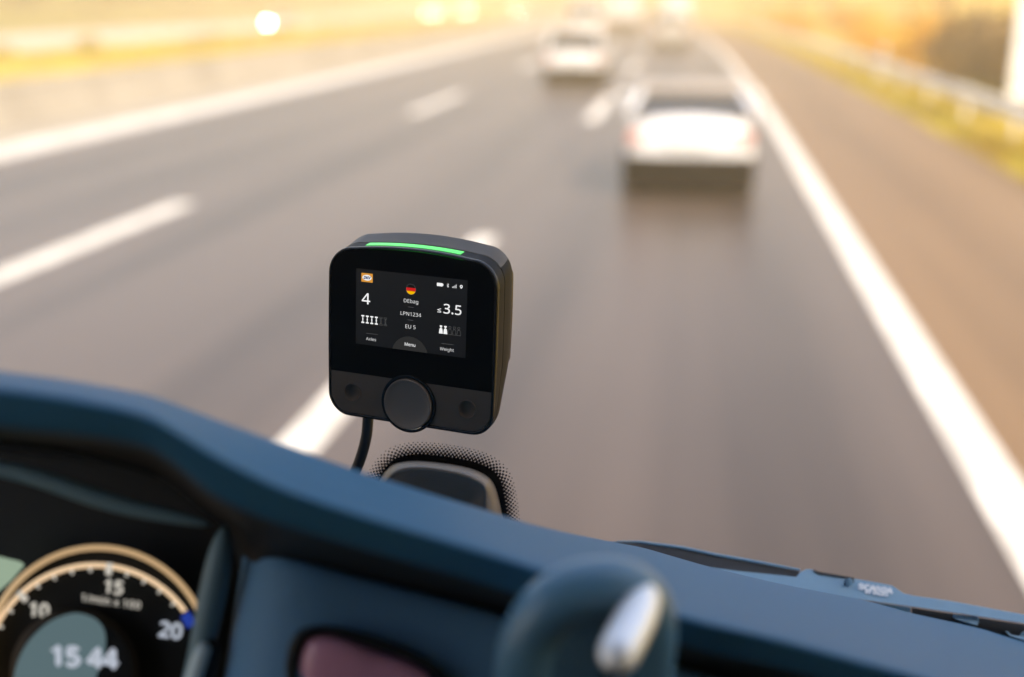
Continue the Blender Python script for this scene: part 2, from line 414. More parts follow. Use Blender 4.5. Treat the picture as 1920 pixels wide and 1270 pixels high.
GLYPHS = {".":[180,[[89,-9],[79,-8],[69,-5],[60,1],[54,10],[50,22],[48,36],[50,51],[54,63],[60,71],[69,77],[79,80],[89,81],[100,80],[110,77],[119,71],[126,63],[130,51],[132,36],[130,22],[126,10],[119,1],[110,-5],[100,-8]],[[15,14,13,12,11,10,9,8,7,6,5,4,3,2,1,0,23,22,21,20,19,18,17,16]]],"/":[250,[[7,0],[185,480],[243,480],[64,0]],[[0,3,2,1]]],"0":[384,[[191,-7],[142,1],[102,22],[72,59],[50,108],[37,169],[33,240],[35,290],[40,334],[49,373],[61,407],[78,435],[99,458],[125,474],[156,484],[191,487],[241,480],[281,458],[312,422],[334,373],[347,313],[351,240],[349,191],[344,147],[335,108],[322,74],[305,45],[284,23],[258,6],[227,-3],[191,44],[224,49],[249,65],[268,92],[281,130],[289,180],[291,240],[289,300],[281,349],[268,388],[249,415],[224,431],[191,437],[159,431],[133,415],[115,388],[102,349],[95,300],[92,240],[95,180],[102,131],[115,93],[133,65],[159,49]],[[5,49,48,6],[30,53,52,51,50,49,5,4,3,2,1,0,29,28,27,26,25,24,23,22,21,20,19,18,17,16,15,14,13,12,11,10,9,8,7,6,48,47,46,45,44,43,42,41,40,39,38,37,36,35,34,33,32,31]]],"1":[384,[[181,0],[183,418],[91,339],[60,379],[189,480],[238,480],[238,0]],[[6,5,4,3,2,1,0]]],"2":[384,[[32,0],[32,49],[219,240],[234,259],[247,278],[257,296],[264,315],[268,334],[269,355],[267,380],[259,400],[246,415],[229,427],[208,434],[185,436],[162,435],[142,430],[123,424],[105,415],[87,403],[69,390],[38,430],[57,445],[79,458],[102,470],[128,479],[155,484],[185,486],[226,482],[262,471],[291,452],[312,427],[325,396],[330,359],[328,334],[323,311],[314,288],[303,267],[288,245],[271,224],[230,179],[107,56],[107,54],[349,54],[349,0]],[[0,44,43,42,41,40,39,38,37,36,35,34,33,32,31,30,29,28,27,26,25,24,23,22,21,20,19,18,17,16,15,14,13,12,11,10,9,8,7,6,5,4,3,2,1]]],"3":[384,[[162,-7],[137,-6],[114,-4],[92,-1],[71,4],[50,11],[30,19],[30,75],[51,65],[73,58],[95,51],[118,47],[141,44],[163,43],[202,46],[233,54],[256,68],[271,87],[281,110],[284,138],[280,165],[268,186],[249,202],[222,213],[189,220],[150,222],[103,222],[103,273],[150,273],[187,275],[217,284],[240,298],[257,316],[267,338],[271,363],[268,385],[260,403],[247,417],[230,428],[208,434],[183,437],[159,435],[136,431],[117,425],[99,417],[80,407],[62,396],[33,437],[51,449],[72,461],[96,471],[123,480],[152,485],[183,486],[229,483],[266,471],[294,453],[315,428],[327,400],[331,367],[328,337],[319,312],[304,290],[284,274],[260,261],[232,253],[232,250],[267,243],[296,231],[318,214],[333,192],[343,166],[346,136],[344,110],[337,85],[326,62],[311,42],[291,25],[266,11],[237,1],[202,-5]],[[1,0,80,79,78,77,76,75,74,73,72,71,70,69,68,67,66,65,64,63,62,61,60,59,58,57,56,55,54,53,52,51,50,49,48,47,46,45,44,43,42,41,40,39,38,37,36,35,34,33,32,31,30,29,28,27,26,25,24,23,22,21,20,19,18,17,16,15,14,13,12,11,10,9,8,7,6,5,4,3,2]]],"4":[384,[[244,0],[244,109],[14,109],[14,159],[240,482],[301,482],[301,162],[371,162],[371,109],[301,109],[301,0],[72,162],[244,162],[247,419],[244,419],[241,410],[231,392],[221,374]],[[14,13,5,4],[2,8,7,6,5,13,12,11,17,16,15,14,4,3],[1,8,2],[9,8,1],[0,10,9,1]]],"5":[384,[[167,-7],[142,-6],[119,-4],[97,0],[76,5],[58,12],[42,19],[42,75],[60,66],[79,58],[101,52],[124,47],[146,45],[167,44],[200,46],[229,55],[253,69],[271,89],[282,115],[285,147],[282,176],[273,200],[257,219],[234,233],[203,242],[165,244],[138,243],[94,237],[83,234],[54,253],[72,480],[312,480],[312,426],[122,426],[111,287],[155,293],[185,294],[231,290],[270,278],[302,257],[326,229],[341,195],[346,153],[341,107],[325,68],[299,36],[263,12],[219,-2]],[[25,24,23,22,21,20,19,18,17,16,15,14,13,12,11,10,9,8,7,6,5,4,3,2,1,0,47,46,45,44,43,42,41,40,39,38,37,36,35,34,33,32,31,30,29,28,27,26]]],"A":[429,[[0,0],[187,482],[242,482],[428,0],[366,0],[308,148],[118,148],[61,0],[138,202],[290,202],[218,405],[214,419],[207,392],[196,356]],[[11,10,3,2,1,0,13,12],[0,7,6,5,4,3,10,9,8,13]]],"B":[437,[[65,0],[65,480],[202,480],[257,477],[303,468],[338,453],[364,431],[379,400],[384,361],[382,334],[374,311],[361,290],[343,274],[320,262],[293,255],[293,251],[312,247],[331,241],[348,234],[363,224],[376,212],[386,197],[394,180],[399,160],[400,136],[395,96],[380,63],[356,36],[322,16],[282,4],[234,0],[126,275],[214,275],[251,278],[279,284],[299,295],[312,310],[319,330],[322,354],[319,378],[309,397],[294,411],[272,420],[242,426],[205,428],[126,428],[126,51],[222,51],[261,54],[290,62],[311,76],[325,94],[333,116],[336,141],[333,165],[324,185],[310,202],[288,215],[257,222],[218,225],[126,225]],[[44,43,42,41,7,6,5,45],[49,26,25,52,51,50],[45,5,4,3,2,1,0,30,29,28,27,26,49,48,47,46,60,59,58,57,56,55,54,53,52,25,24,23,22,21,20,19,18,17,16,15,14,13,12,11,10,9,8,7,41,40,39,38,37,36,35,34,33,32,31]]],"C":[424,[[261,-7],[215,-3],[174,7],[139,24],[109,46],[85,75],[65,109],[52,149],[44,192],[41,240],[44,287],[53,330],[67,368],[88,403],[114,431],[146,455],[183,472],[225,483],[271,486],[320,483],[364,474],[404,458],[379,407],[364,413],[330,425],[311,430],[292,432],[271,433],[223,427],[182,410],[149,381],[124,343],[110,296],[105,240],[109,184],[123,137],[146,98],[178,69],[219,52],[270,46],[291,47],[311,49],[330,52],[367,60],[385,65],[385,13],[367,7],[348,2],[329,-2],[309,-5]],[[35,34,33,32,31,30,29,28,27,26,25,24,23,22,21,20,19,18,17,16,15,14,13,12,11,10,9,8,7,6,5,4,3,2,1,0,49,48,47,46,45,44,43,42,41,40,39,38,37,36]]],"D":[490,[[65,0],[65,480],[213,480],[259,477],[301,468],[338,453],[371,432],[398,406],[420,374],[436,336],[446,293],[449,244],[442,170],[420,109],[383,61],[333,27],[272,7],[199,0],[126,52],[191,52],[299,73],[364,136],[385,242],[380,301],[364,348],[338,383],[302,408],[258,423],[204,428],[126,428]],[[19,15,14,20],[27,26,25,24,23,22,21,20,14,13,12,11,10,9,8,7,6,5,4,3,2,1,0,17,16,15,19,18,29,28]]],"E":[373,[[65,0],[65,480],[333,480],[333,426],[126,426],[126,277],[321,277],[321,224],[126,224],[126,53],[333,53],[333,0]],[[2,1,0,11,10,9,8,7,6,5,4,3]]],"I":[228,[[27,0],[27,35],[83,48],[83,431],[27,445],[27,480],[200,480],[200,445],[144,431],[144,48],[200,35],[200,0]],[[0,11,10,9,8,7,6,5,4,3,2,1]]],"K":[416,[[65,0],[65,480],[126,480],[126,243],[338,480],[408,480],[218,271],[416,0],[345,0],[175,229],[126,186],[126,0]],[[6,5,4,3,2,1,0,11,10,9,8,7]]],"L":[352,[[65,0],[65,480],[126,480],[126,54],[335,54],[335,0]],[[3,2,1,0,5,4]]],"M":[609,[[65,0],[65,480],[154,480],[302,87],[305,87],[455,480],[544,480],[544,0],[484,0],[489,420],[486,420],[326,0],[277,0],[119,420],[116,420],[121,0]],[[10,9,8,7,6,5,4,3,2,1,0,15,14,13,12,11]]],"N":[510,[[65,0],[65,480],[135,480],[391,83],[394,83],[389,480],[445,480],[445,0],[375,0],[118,398],[116,398],[119,340],[121,0]],[[2,1,0,12,11,10,9,8,7,6,5,4,3]]],"O":[525,[[263,-7],[216,-3],[174,7],[139,24],[109,48],[84,76],[65,111],[52,150],[44,193],[41,241],[44,288],[52,331],[65,370],[84,404],[109,433],[139,456],[174,473],[216,483],[263,487],[309,484],[349,473],[384,456],[414,433],[439,405],[458,370],[472,331],[481,288],[484,240],[481,193],[472,150],[458,110],[439,76],[414,47],[384,24],[349,7],[308,-3],[263,46],[312,51],[352,69],[382,98],[403,137],[416,184],[420,240],[416,297],[403,344],[382,382],[352,411],[313,428],[263,434],[214,428],[174,411],[143,382],[122,344],[109,297],[105,240],[109,184],[122,137],[143,98],[173,69],[213,51]],[[36,33,32,37],[29,28,27,26,25,24,23,22,21,20,19,18,17,16,15,14,13,12,11,10,9,8,7,6,5,4,3,2,1,0,35,34,33,36,59,58,57,56,55,54,53,52,51,50,49,48,47,46,45,44,43,42,41,40,39,38,37,32,31,30]]],"P":[406,[[65,0],[65,480],[192,480],[249,475],[295,463],[329,443],[353,415],[367,380],[372,338],[370,313],[364,288],[354,264],[340,243],[320,224],[294,208],[263,196],[225,189],[181,187],[126,187],[126,0],[126,238],[174,238],[216,241],[250,248],[276,261],[295,279],[306,304],[310,336],[306,364],[296,387],[280,405],[257,418],[225,425],[187,428],[126,428]],[[22,13,12,11,25,24,23],[34,33,32,31,30,29,28,27,26,25,11,10,9,8,7,6,5,4,3,2,1,0,19,18,17,16,15,14,13,22,21,20]]],"S":[369,[[166,-7],[140,-6],[115,-4],[91,-1],[70,4],[51,9],[34,16],[34,74],[52,67],[72,60],[94,54],[119,50],[143,47],[169,46],[201,48],[228,55],[249,66],[265,82],[274,101],[277,123],[276,138],[272,151],[267,163],[258,173],[247,183],[232,192],[214,202],[126,238],[96,256],[72,276],[54,300],[44,329],[40,364],[42,388],[49,410],[60,429],[74,446],[92,460],[114,471],[138,480],[165,485],[193,486],[219,485],[243,483],[266,479],[287,473],[307,467],[326,459],[307,408],[290,414],[272,420],[253,426],[233,430],[213,432],[192,433],[165,431],[142,425],[124,414],[112,400],[104,383],[101,363],[103,348],[106,335],[111,323],[120,313],[131,303],[144,294],[161,285],[257,245],[278,233],[296,221],[310,207],[322,191],[330,173],[335,152],[337,128],[332,89],[317,56],[291,29],[256,9],[215,-3]],[[44,43,42,41,40,39,38,37,36,35,34,33,32,31,30,29,28,27,26,25,24,23,22,21,20,19,18,17,16,15,14,13,12,11,10,9,8,7,6,5,4,3,2,1,0,80,79,78,77,76,75,74,73,72,71,70,69,68,67,66,65,64,63,62,61,60,59,58,57,56,55,54,53,52,51,50,49,48,47,46,45]]],"U":[491,[[243,-7],[188,-1],[143,15],[107,42],[81,78],[66,121],[60,171],[60,480],[121,480],[121,169],[124,133],[135,102],[152,78],[176,60],[208,49],[246,46],[286,50],[317,61],[341,80],[357,106],[367,135],[370,169],[370,480],[430,480],[430,169],[428,137],[421,107],[410,80],[394,55],[373,34],[348,16],[318,4],[283,-4]],[[12,11,10,9,8,7,6,5,4,3,2,1,0,32,31,30,29,28,27,26,25,24,23,22,21,20,19,18,17,16,15,14,13]]],"V":[403,[[171,0],[0,480],[63,480],[184,134],[194,100],[201,67],[214,117],[339,480],[403,480],[232,0]],[[7,6,5,4,3,2,1,0,9,8]]],"W":[625,[[135,0],[8,480],[71,480],[155,146],[169,73],[179,130],[279,480],[341,480],[445,127],[455,73],[465,127],[553,480],[616,480],[488,0],[427,0],[317,377],[310,409],[309,401],[298,352],[196,0]],[[11,10,9,8,7,6,5,4,3,2,1,0,19,18,17,16,15,14,13,12]]],"Y":[380,[[160,0],[160,183],[0,480],[66,480],[190,244],[315,480],[380,480],[220,186],[220,0]],[[4,3,2,1,0,8,7,6,5]]],"a":[377,[[144,-7],[114,-4],[86,5],[63,19],[45,40],[34,67],[31,100],[36,133],[50,161],[73,183],[106,200],[150,210],[203,215],[265,217],[265,238],[262,265],[256,286],[245,301],[230,311],[212,316],[190,318],[172,317],[154,315],[136,310],[104,298],[89,291],[71,335],[87,343],[106,350],[126,357],[148,362],[170,365],[193,366],[233,363],[266,353],[291,337],[308,314],[319,283],[322,245],[322,0],[279,0],[268,51],[265,51],[249,33],[233,19],[216,7],[196,0],[173,-5],[158,41],[187,44],[212,52],[234,66],[251,86],[261,112],[264,144],[264,176],[211,174],[171,170],[140,163],[118,152],[103,138],[95,121],[92,99],[94,81],[100,66],[110,55],[124,47],[140,43]],[[38,37,36,35,34,33,32,31,30,29,28,27,26,25,24,23,22,21,20,19,18,17,16,15,14,13,12,11,10,9,8,7,6,61,60,59,58,57,56,55,54,53,52,51,50,49,48,67,66,65,64,5,4,3,2,1,0,47,46,45,44,43,42,41,40,39],[5,64,63,62,61,6]]],"b":[413,[[228,-7],[201,-5],[178,0],[158,9],[142,20],[128,32],[116,46],[111,46],[99,0],[57,0],[57,510],[116,510],[116,357],[113,312],[116,312],[128,327],[142,339],[158,351],[178,359],[201,364],[228,366],[269,361],[305,345],[335,319],[358,283],[372,237],[376,180],[372,123],[358,77],[335,40],[305,14],[269,-1],[219,42],[248,46],[273,58],[291,78],[304,105],[312,139],[315,181],[304,256],[272,302],[218,317],[183,313],[157,302],[138,284],[126,258],[119,224],[116,182],[116,179],[119,138],[126,105],[138,78],[157,58],[184,46]],[[11,10,9,8,7,6,5,32,53,52,51,50,49,48,47,46,45,14,13,12],[1,0,31,30,29,28,27,26,25,24,23,22,21,20,19,18,17,16,15,14,45,44,43,42,41,40,39,38,37,36,35,34,33,32,5,4,3,2]]],"e":[379,[[210,-7],[177,-4],[147,3],[120,14],[96,30],[75,51],[59,76],[47,106],[39,140],[37,177],[39,215],[46,249],[57,279],[72,305],[90,326],[112,344],[138,357],[166,364],[196,367],[226,364],[252,358],[276,347],[296,331],[313,312],[327,290],[337,264],[343,235],[345,204],[345,169],[98,169],[102,131],[113,100],[129,76],[152,58],[180,47],[213,44],[235,44],[255,46],[274,50],[292,55],[310,61],[328,69],[328,17],[310,9],[292,4],[274,-1],[255,-4],[234,-6],[99,216],[283,216],[280,244],[273,269],[262,290],[245,306],[223,315],[195,318],[169,315],[147,306],[129,291],[114,271],[105,245]],[[42,41,40,39,38,37,36,35,34,33,32,31,30,29,28,27,26,49,48,60,59,58,57,56,55,54,53,23,22,21,20,19,18,17,16,15,14,13,12,11,10,9,8,7,6,5,4,3,2,1,0,47,46,45,44,43],[25,24,23,53,52,51,50,49,26]]],"g":[413,[[195,-161],[145,-159],[102,-151],[65,-138],[65,-84],[103,-100],[148,-109],[198,-112],[227,-109],[251,-100],[271,-85],[286,-65],[295,-40],[298,-11],[299,43],[300,48],[297,48],[268,17],[231,-1],[185,-7],[142,-1],[106,15],[76,42],[54,79],[41,125],[37,179],[41,233],[54,278],[76,316],[106,344],[142,361],[185,367],[208,365],[229,361],[249,353],[267,343],[283,329],[298,312],[301,312],[309,360],[356,360],[356,-6],[352,-53],[338,-92],[317,-122],[286,-144],[245,-157],[194,42],[227,45],[253,55],[273,71],[287,94],[295,126],[298,165],[298,179],[295,224],[287,259],[273,285],[252,303],[226,313],[193,317],[165,313],[142,301],[123,281],[109,254],[101,220],[98,179],[101,138],[109,104],[123,77],[141,57],[165,46]],[[62,61,60,59,58,57,56,55,54,53,41,40,39,38,37,36,35,34,33,32,31,30,29,28,27,26,25,65,64,63],[43,42,41,53,52,51,50,49,48,47,71,70,69,68,67,66,65,25,24,23,22,21,20,19,18,17,16,15,14,13,12,11,10,9,8,7,6,5,4,3,2,1,0,46,45,44]]],"h":[415,[[57,0],[57,510],[116,510],[116,343],[113,310],[117,310],[130,327],[146,341],[164,352],[185,360],[206,364],[229,366],[269,363],[302,352],[328,335],[346,310],[357,276],[361,234],[361,0],[302,0],[302,230],[293,278],[266,307],[222,317],[186,313],[158,302],[139,283],[126,257],[119,225],[116,186],[116,0]],[[2,1,0,30,29,28,27,26,25,24,23,22,21,20,19,18,17,16,15,14,13,12,11,10,9,8,7,6,5,4,3]]],"i":[173,[[57,0],[57,360],[116,360],[116,0],[87,420],[78,421],[70,424],[62,429],[57,436],[54,446],[52,457],[54,469],[57,479],[62,486],[70,491],[78,494],[87,495],[96,494],[104,491],[111,486],[117,479],[120,469],[122,457],[120,446],[117,436],[111,429],[104,424],[96,421]],[[26,25,24,23,22,21,20,19,18,17,16,15,14,13,12,11,10,9,8,7,6,5,4,27],[0,3,2,1]]],"l":[173,[[57,0],[57,510],[116,510],[116,0]],[[0,3,2,1]]],"m":[628,[[57,0],[57,360],[105,360],[113,311],[117,311],[129,328],[144,342],[162,353],[182,361],[202,365],[223,367],[273,360],[310,340],[333,306],[336,306],[350,325],[366,340],[386,352],[407,360],[429,365],[452,367],[489,363],[520,353],[543,335],[560,310],[570,277],[574,234],[574,0],[515,0],[515,232],[507,279],[483,308],[442,317],[410,314],[385,304],[367,287],[355,264],[347,234],[345,199],[345,0],[286,0],[286,232],[278,279],[253,308],[212,317],[180,313],[155,302],[137,283],[125,258],[118,226],[116,187],[116,0]],[[0,51,50,49,48,47,46,45,44,43,42,41,40,39,38,37,36,35,34,33,32,31,30,29,28,27,26,25,24,23,22,21,20,19,18,17,16,15,14,13,12,11,10,9,8,7,6,5,4,3,2,1]]],"n":[415,[[57,0],[57,360],[105,360],[113,311],[117,311],[130,328],[146,342],[165,353],[186,361],[208,365],[230,367],[270,363],[302,353],[328,335],[346,310],[357,277],[361,234],[361,0],[302,0],[302,230],[293,278],[266,307],[222,317],[186,313],[158,302],[139,283],[126,258],[119,226],[116,187],[116,0]],[[11,10,9,8,7,6,5,4,3,2,1,0,29,28,27,26,25,24,23,22,21,20,19,18,17,16,15,14,13,12]]],"s":[322,[[148,-7],[124,-6],[102,-4],[83,-1],[66,4],[50,9],[35,16],[35,70],[50,63],[68,56],[87,50],[107,45],[128,42],[149,41],[176,43],[198,47],[214,55],[225,66],[232,79],[234,94],[234,103],[231,111],[227,118],[221,125],[212,133],[200,140],[186,147],[104,182],[86,191],[71,200],[58,211],[48,223],[40,237],[36,253],[34,271],[38,299],[51,323],[72,342],[99,356],[132,364],[169,367],[191,366],[211,364],[231,360],[249,355],[267,350],[284,343],[264,296],[248,301],[216,312],[200,315],[183,318],[165,318],[143,317],[124,313],[110,307],[99,298],[93,287],[91,275],[92,265],[95,257],[99,249],[107,243],[116,236],[129,229],[225,189],[242,180],[257,170],[269,159],[279,147],[286,133],[290,118],[291,99],[287,67],[274,41],[253,20],[224,5],[189,-4]],[[11,10,9,8,7,6,5,4,3,2,1,0,77,76,75,74,73,72,71,70,69,68,67,66,65,64,63,62,61,60,59,58,57,56,55,54,53,52,51,50,49,48,47,46,45,44,43,42,41,40,39,38,37,36,35,34,33,32,31,30,29,28,27,26,25,24,23,22,21,20,19,18,17,16,15,14,13,12]]],"t":[242,[[167,-7],[149,-6],[132,-2],[115,3],[100,11],[87,22],[77,37],[68,55],[63,78],[62,105],[62,314],[11,314],[11,343],[62,366],[86,443],[121,443],[121,360],[225,360],[225,314],[121,314],[121,106],[123,86],[128,70],[137,57],[148,49],[162,43],[177,42],[186,42],[196,43],[205,44],[221,47],[228,49],[228,4],[221,1],[212,-1],[201,-4],[189,-5],[178,-6]],[[10,18,11],[19,18,10],[18,17,16,15,14,13,12,11],[0,37,36,35,34,33,32,31,30,29,28,27,26,25,24,23,22,21,20,19,10,9,8,7,6,5,4,3,2,1]]],"u":[415,[[184,-7],[144,-3],[111,7],[86,25],[68,49],[57,83],[53,124],[53,360],[113,360],[113,128],[122,81],[148,52],[193,42],[229,46],[256,57],[276,76],[289,102],[296,134],[299,173],[299,360],[358,360],[358,0],[310,0],[301,48],[298,48],[285,31],[269,17],[250,6],[229,-1],[207,-5]],[[24,23,22,21,20,19,18,17,16,15,14,13,12,11,10,9,8,7,6,5,4,3,2,1,0,29,28,27,26,25]]],"x":[355,[[12,0],[142,184],[18,360],[85,360],[178,224],[270,360],[336,360],[212,184],[343,0],[276,0],[178,144],[79,0]],[[7,6,5,4,3,2,1,0,11,10,9,8]]],"≤":[384,[[34,32],[34,79],[350,79],[350,32],[350,111],[34,260],[34,293],[350,442],[350,390],[104,277],[350,164]],[[9,8,7,6,5,4,10],[0,3,2,1]]]}


def text(mb, s, put, cap, bold=0.0, shear=0.0, track=0.0):
    """Lay flat letters into mb. put(x, y) maps letter space (x along the line, y up, in the units of cap) to a point."""
    k = cap / CAP
    x = 0.0
    for ch in s:
        if ch == ' ':
            x += 0.17 + track
            continue
        adv, vs_, fs = GLYPHS[ch]
        for i, off in enumerate(((0, 0),) if not bold else ((-bold, 0), (bold, 0), (0, bold), (0, -bold))):
            mb.add([put((x + a / 1000 + off[0] + shear * b / 1000) * k, (b / 1000 + off[1]) * k, i) for a, b in vs_], fs)
        x += adv / 1000 + track
    return x * k


def text_width(s, cap, track=0.0):
    return sum((0.17 + track) if ch == ' ' else GLYPHS[ch][0] / 1000 + track for ch in s) * cap / CAP


CAP = max(b for a, b in GLYPHS['D'][1]) / 1000


# ------------------------------------------------------------------ the motorway
def bend(y):
    y = max(0.0, y - 20)
    return -0.0003 * y ** 2 if y < 500 else -0.0003 * 500 ** 2 - 0.3 * (y - 500)


def ys(y0, y1, n=None):
    out, y = [], y0
    while y < y1:
        out.append(y)
        y += max(2.0, abs(y) * 0.06)
    return out + [y1]


def strip(mb, x0, x1, y0, y1, z0, z1=None):
    z1 = z0 if z1 is None else z1
    rows = [[(x0 + bend(y), y, z0), (x1 + bend(y), y, z1)] for y in ys(y0, y1)]
    return mb.loft(rows, closed=False)


YF = 900
gm = MB()
gm.add([(-700, -60, -0.06), (500, -60, -0.06), (500, 1400, -0.06), (-700, 1400, -0.06)], [(0, 1, 2, 3)])
structure(gm.build('ground', M['ground'], smooth=False))
structure(strip(MB(), -11.25, 1.80, -15, YF, 0.0).build('road', M['asphalt'], smooth=False))
structure(strip(MB(), 1.80, 4.75, -15, YF, -0.002).build('hard_shoulder', M['shoulder'], smooth=False))
structure(strip(MB(), -13.9, -11.25, -15, YF, 0.0).build('left_shoulder', M['concrete'], smooth=False))
structure(strip(MB(), 1.55, 1.83, -15, 500, 0.004).build('right_edge_line', M['paint'], smooth=False))
structure(strip(MB(), -12.15, -11.15, -15, 500, 0.004).build('left_edge_line', M['paint'], smooth=False))
for nm, xc, dashes in (('right_lane_line', -2.20, [(-6, -.5), (5.4, 12.5), (25.4, 31.8)] + [(43.5 + 18 * k, 49.5 + 18 * k) for k in range(12)]),
                       ('left_lane_line', -6.40, [(-10, -4), (8, 14.1), (26.6, 32.6)] + [(45 + 18 * k, 51 + 18 * k) for k in range(12)])):
    mb = MB()
    for ya, yb_ in dashes:
        hw_ = .13 if yb_ < 13 else .16
        mb.loft([[(xc - hw_ + bend(y), y, 0.004), (xc + hw_ + bend(y), y, 0.004)] for y in (ya, (ya + yb_) / 2, yb_)], closed=False)
    structure(mb.build(nm, M['paint'], smooth=False))
structure(strip(MB(), -20.5, -14.3, -15, YF, -0.02).build('median_gravel', M['gravel'], smooth=False))
structure(strip(MB(), -33.0, -20.5, -15, YF, 0.0).build('median_verge', M['meadow'], smooth=False))
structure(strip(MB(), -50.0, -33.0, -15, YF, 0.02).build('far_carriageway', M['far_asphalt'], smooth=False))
structure(strip(strip(MB(), -54.0, -50.0, -15, YF, 0.3, 0.0), -90.0, -54.0, -15, YF, 9.0, 0.3).build('left_embankment', M['bank'], smooth=False))
structure(strip(MB(), 4.75, 7.4, -15, YF, 0.0, 0.12).build('right_verge', M['meadow'], smooth=False))
structure(strip(strip(MB(), 7.4, 11.0, -15, YF, 0.12, 0.5), 11.0, 40.0, -15, YF, 0.5, 4.0).build('right_embankment', M['meadow'], smooth=False))

# grass on the verges: uncountable blades, one object per verge
for nm, x0, x1, y0, y1, n, z in (('verge_grass', 4.8, 7.4, 14, 120, 9000, 0.02), ('median_grass', -32.8, -20.6, 45, 160, 6000, 0.0)):
    mb = MB()
    for i in range(n):
        y = y0 + (y1 - y0) * rnd.random() ** 1.7
        x = rnd.uniform(x0, x1) + bend(y)
        h = rnd.uniform(.12, .32)
        a = rnd.uniform(0, 6.28)
        w = .02 + .0006 * y
        dx, dy = math.cos(a) * w, math.sin(a) * w
        lx, ly = rnd.uniform(-.1, .1), rnd.uniform(-.1, .1)
        mb.add([(x - dx, y - dy, z), (x + dx, y + dy, z), (x + lx, y + ly, z + h)], [(0, 1, 2)])
    o = mb.build(nm, M['blade'], smooth=False)
    o['kind'] = 'stuff'

# concrete step barrier on the left
prof = [(-13.85, 0), (-13.90, .25), (-14.02, .30), (-14.10, .88), (-14.30, .88), (-14.38, .30), (-14.50, .25), (-14.55, -0.03)]
mb = MB()
mb.loft([[(x + bend(y), y, z) for x, z in prof] for y in ys(-15, 420)], closed=False)
tag(mb.build('concrete_barrier', M['concrete'], angle=25), 'long pale concrete barrier wall along the left edge of the road', 'barrier')

# guard rail on the right
rail = empty('guard_rail', (5.55, 0, 0))
tag(rail, 'pale galvanised guard rail on the grass verge right of the shoulder', 'guard rail')
prof = [(0, .48), (-.05, .50), (-.08, .54), (-.05, .58), (-.01, .61), (-.05, .64), (-.08, .69), (-.05, .74), (0, .76), (.012, .76), (.012, .48)]
mb = MB()
mb.loft([[(x + bend(y), y, z) for x, z in prof] for y in ys(4, 260)])
mb.build('rail_beam', M['steel'], rail)
pm = MB().box(.02, .10, -.06, .06, -.1, .72)
p0 = pm.build('post', M['steel'], rail, smooth=False)
for i in range(40):
    y = 6 + 4 * i
    p = p0 if i == 0 else p0.copy()
    if i:
        COL.objects.link(p)
        p.parent = rail
    p.location = (bend(y), y, 0.05)


# ------------------------------------------------------------------ plants
def leaf_cloud(blobs, n, size):
    mb = MB()
    tot = sum(b[3] * b[4] * b[5] for b in blobs)
    for cx, cy_, cz, rx, ry, rz in blobs:
        for i in range(int(n * rx * ry * rz / tot)):
            while True:
                d = Vector((rnd.gauss(0, 1), rnd.gauss(0, 1), rnd.gauss(0, 1)))
                if d.length > .1:
                    break
            d.normalize()
            r = rnd.uniform(.45, 1.08)
            c = Vector((cx + d.x * rx * r, cy_ + d.y * ry * r, max(.05, cz + d.z * rz * r)))
            nrm = (d + Vector((rnd.uniform(-1, 1), rnd.uniform(-1, 1), rnd.uniform(-.3, 1)))).normalized()
            t = nrm.orthogonal().normalized()
            b = nrm.cross(t)
            s = size * rnd.uniform(.6, 1.4)
            mb.add([c - t * s, c + b * s * .6, c + t * s, c - b * s * .6], [(0, 1, 2, 3)])
    return mb


def shrub_protos(name, m, n=2):
    out = []
    for k in range(n):
        blobs = [(rnd.uniform(-.5, .5), rnd.uniform(-.6, .6), rnd.uniform(.4, .8), rnd.uniform(.5, .75), rnd.uniform(.5, .9), rnd.uniform(.45, .7)) for i in range(6)]
        me = leaf_cloud(blobs, 1100, .085)
        st = MB()
        for i in range(4):
            st.tube([(0, 0, -.1), (rnd.uniform(-.25, .25), rnd.uniform(-.25, .25), .4), (rnd.uniform(-.5, .5), rnd.uniform(-.5, .5), .9)], [.03, .02, .008], 6)
        root = empty(name)
        me.build('foliage', m, root, smooth=False)
        st.build('stem', M['bark'], root)
        out.append(root)
    return out


def tree_protos(name, m, n=2, h=9.0):
    out = []
    for k in range(n):
        root = empty(name)
        tk = MB()
        tk.tube([(0, 0, -.3), (.05, 0, h * .25), (rnd.uniform(-.2, .2), rnd.uniform(-.2, .2), h * .6), (rnd.uniform(-.3, .3), .1, h * .85)], [.24, .18, .10, .03], 8)
        blobs = []
        for i in range(13):
            z = rnd.uniform(.22, .95) * h
            w = h * .26 * math.sin(min(1, .25 + (1 - z / h) * 1.2) * math.pi / 2)
            a = rnd.uniform(0, 6.28)
            e = Vector((math.cos(a) * w, math.sin(a) * w, z))
            tk.tube([(0, 0, z * .7), e * .5 + Vector((0, 0, z * .42)), e], [.07, .04, .012], 6)
            blobs.append((e.x, e.y, e.z, h * rnd.uniform(.10, .17), h * rnd.uniform(.10, .17), h * rnd.uniform(.08, .13)))
        tk.build('trunk', M['bark'], root)
        leaf_cloud(blobs, 2200, .19).build('crown', m, root, smooth=False)
        out.append(root)
    return out


def scatter(protos, spots, label_of, cat, group):
    used = set()
    for i, (x, y, z, s, lab) in enumerate(spots):
        k = i % len(protos)
        o = protos[k] if k not in used else copy_tree(protos[k])
        used.add(k)
        o.location = (x, y, z)
        o.scale = (s * rnd.uniform(.9, 1.1), s * rnd.uniform(.9, 1.1), s)
        o.rotation_euler = (0, 0, rnd.uniform(0, 6.28))
        tag(o, lab, cat, group)


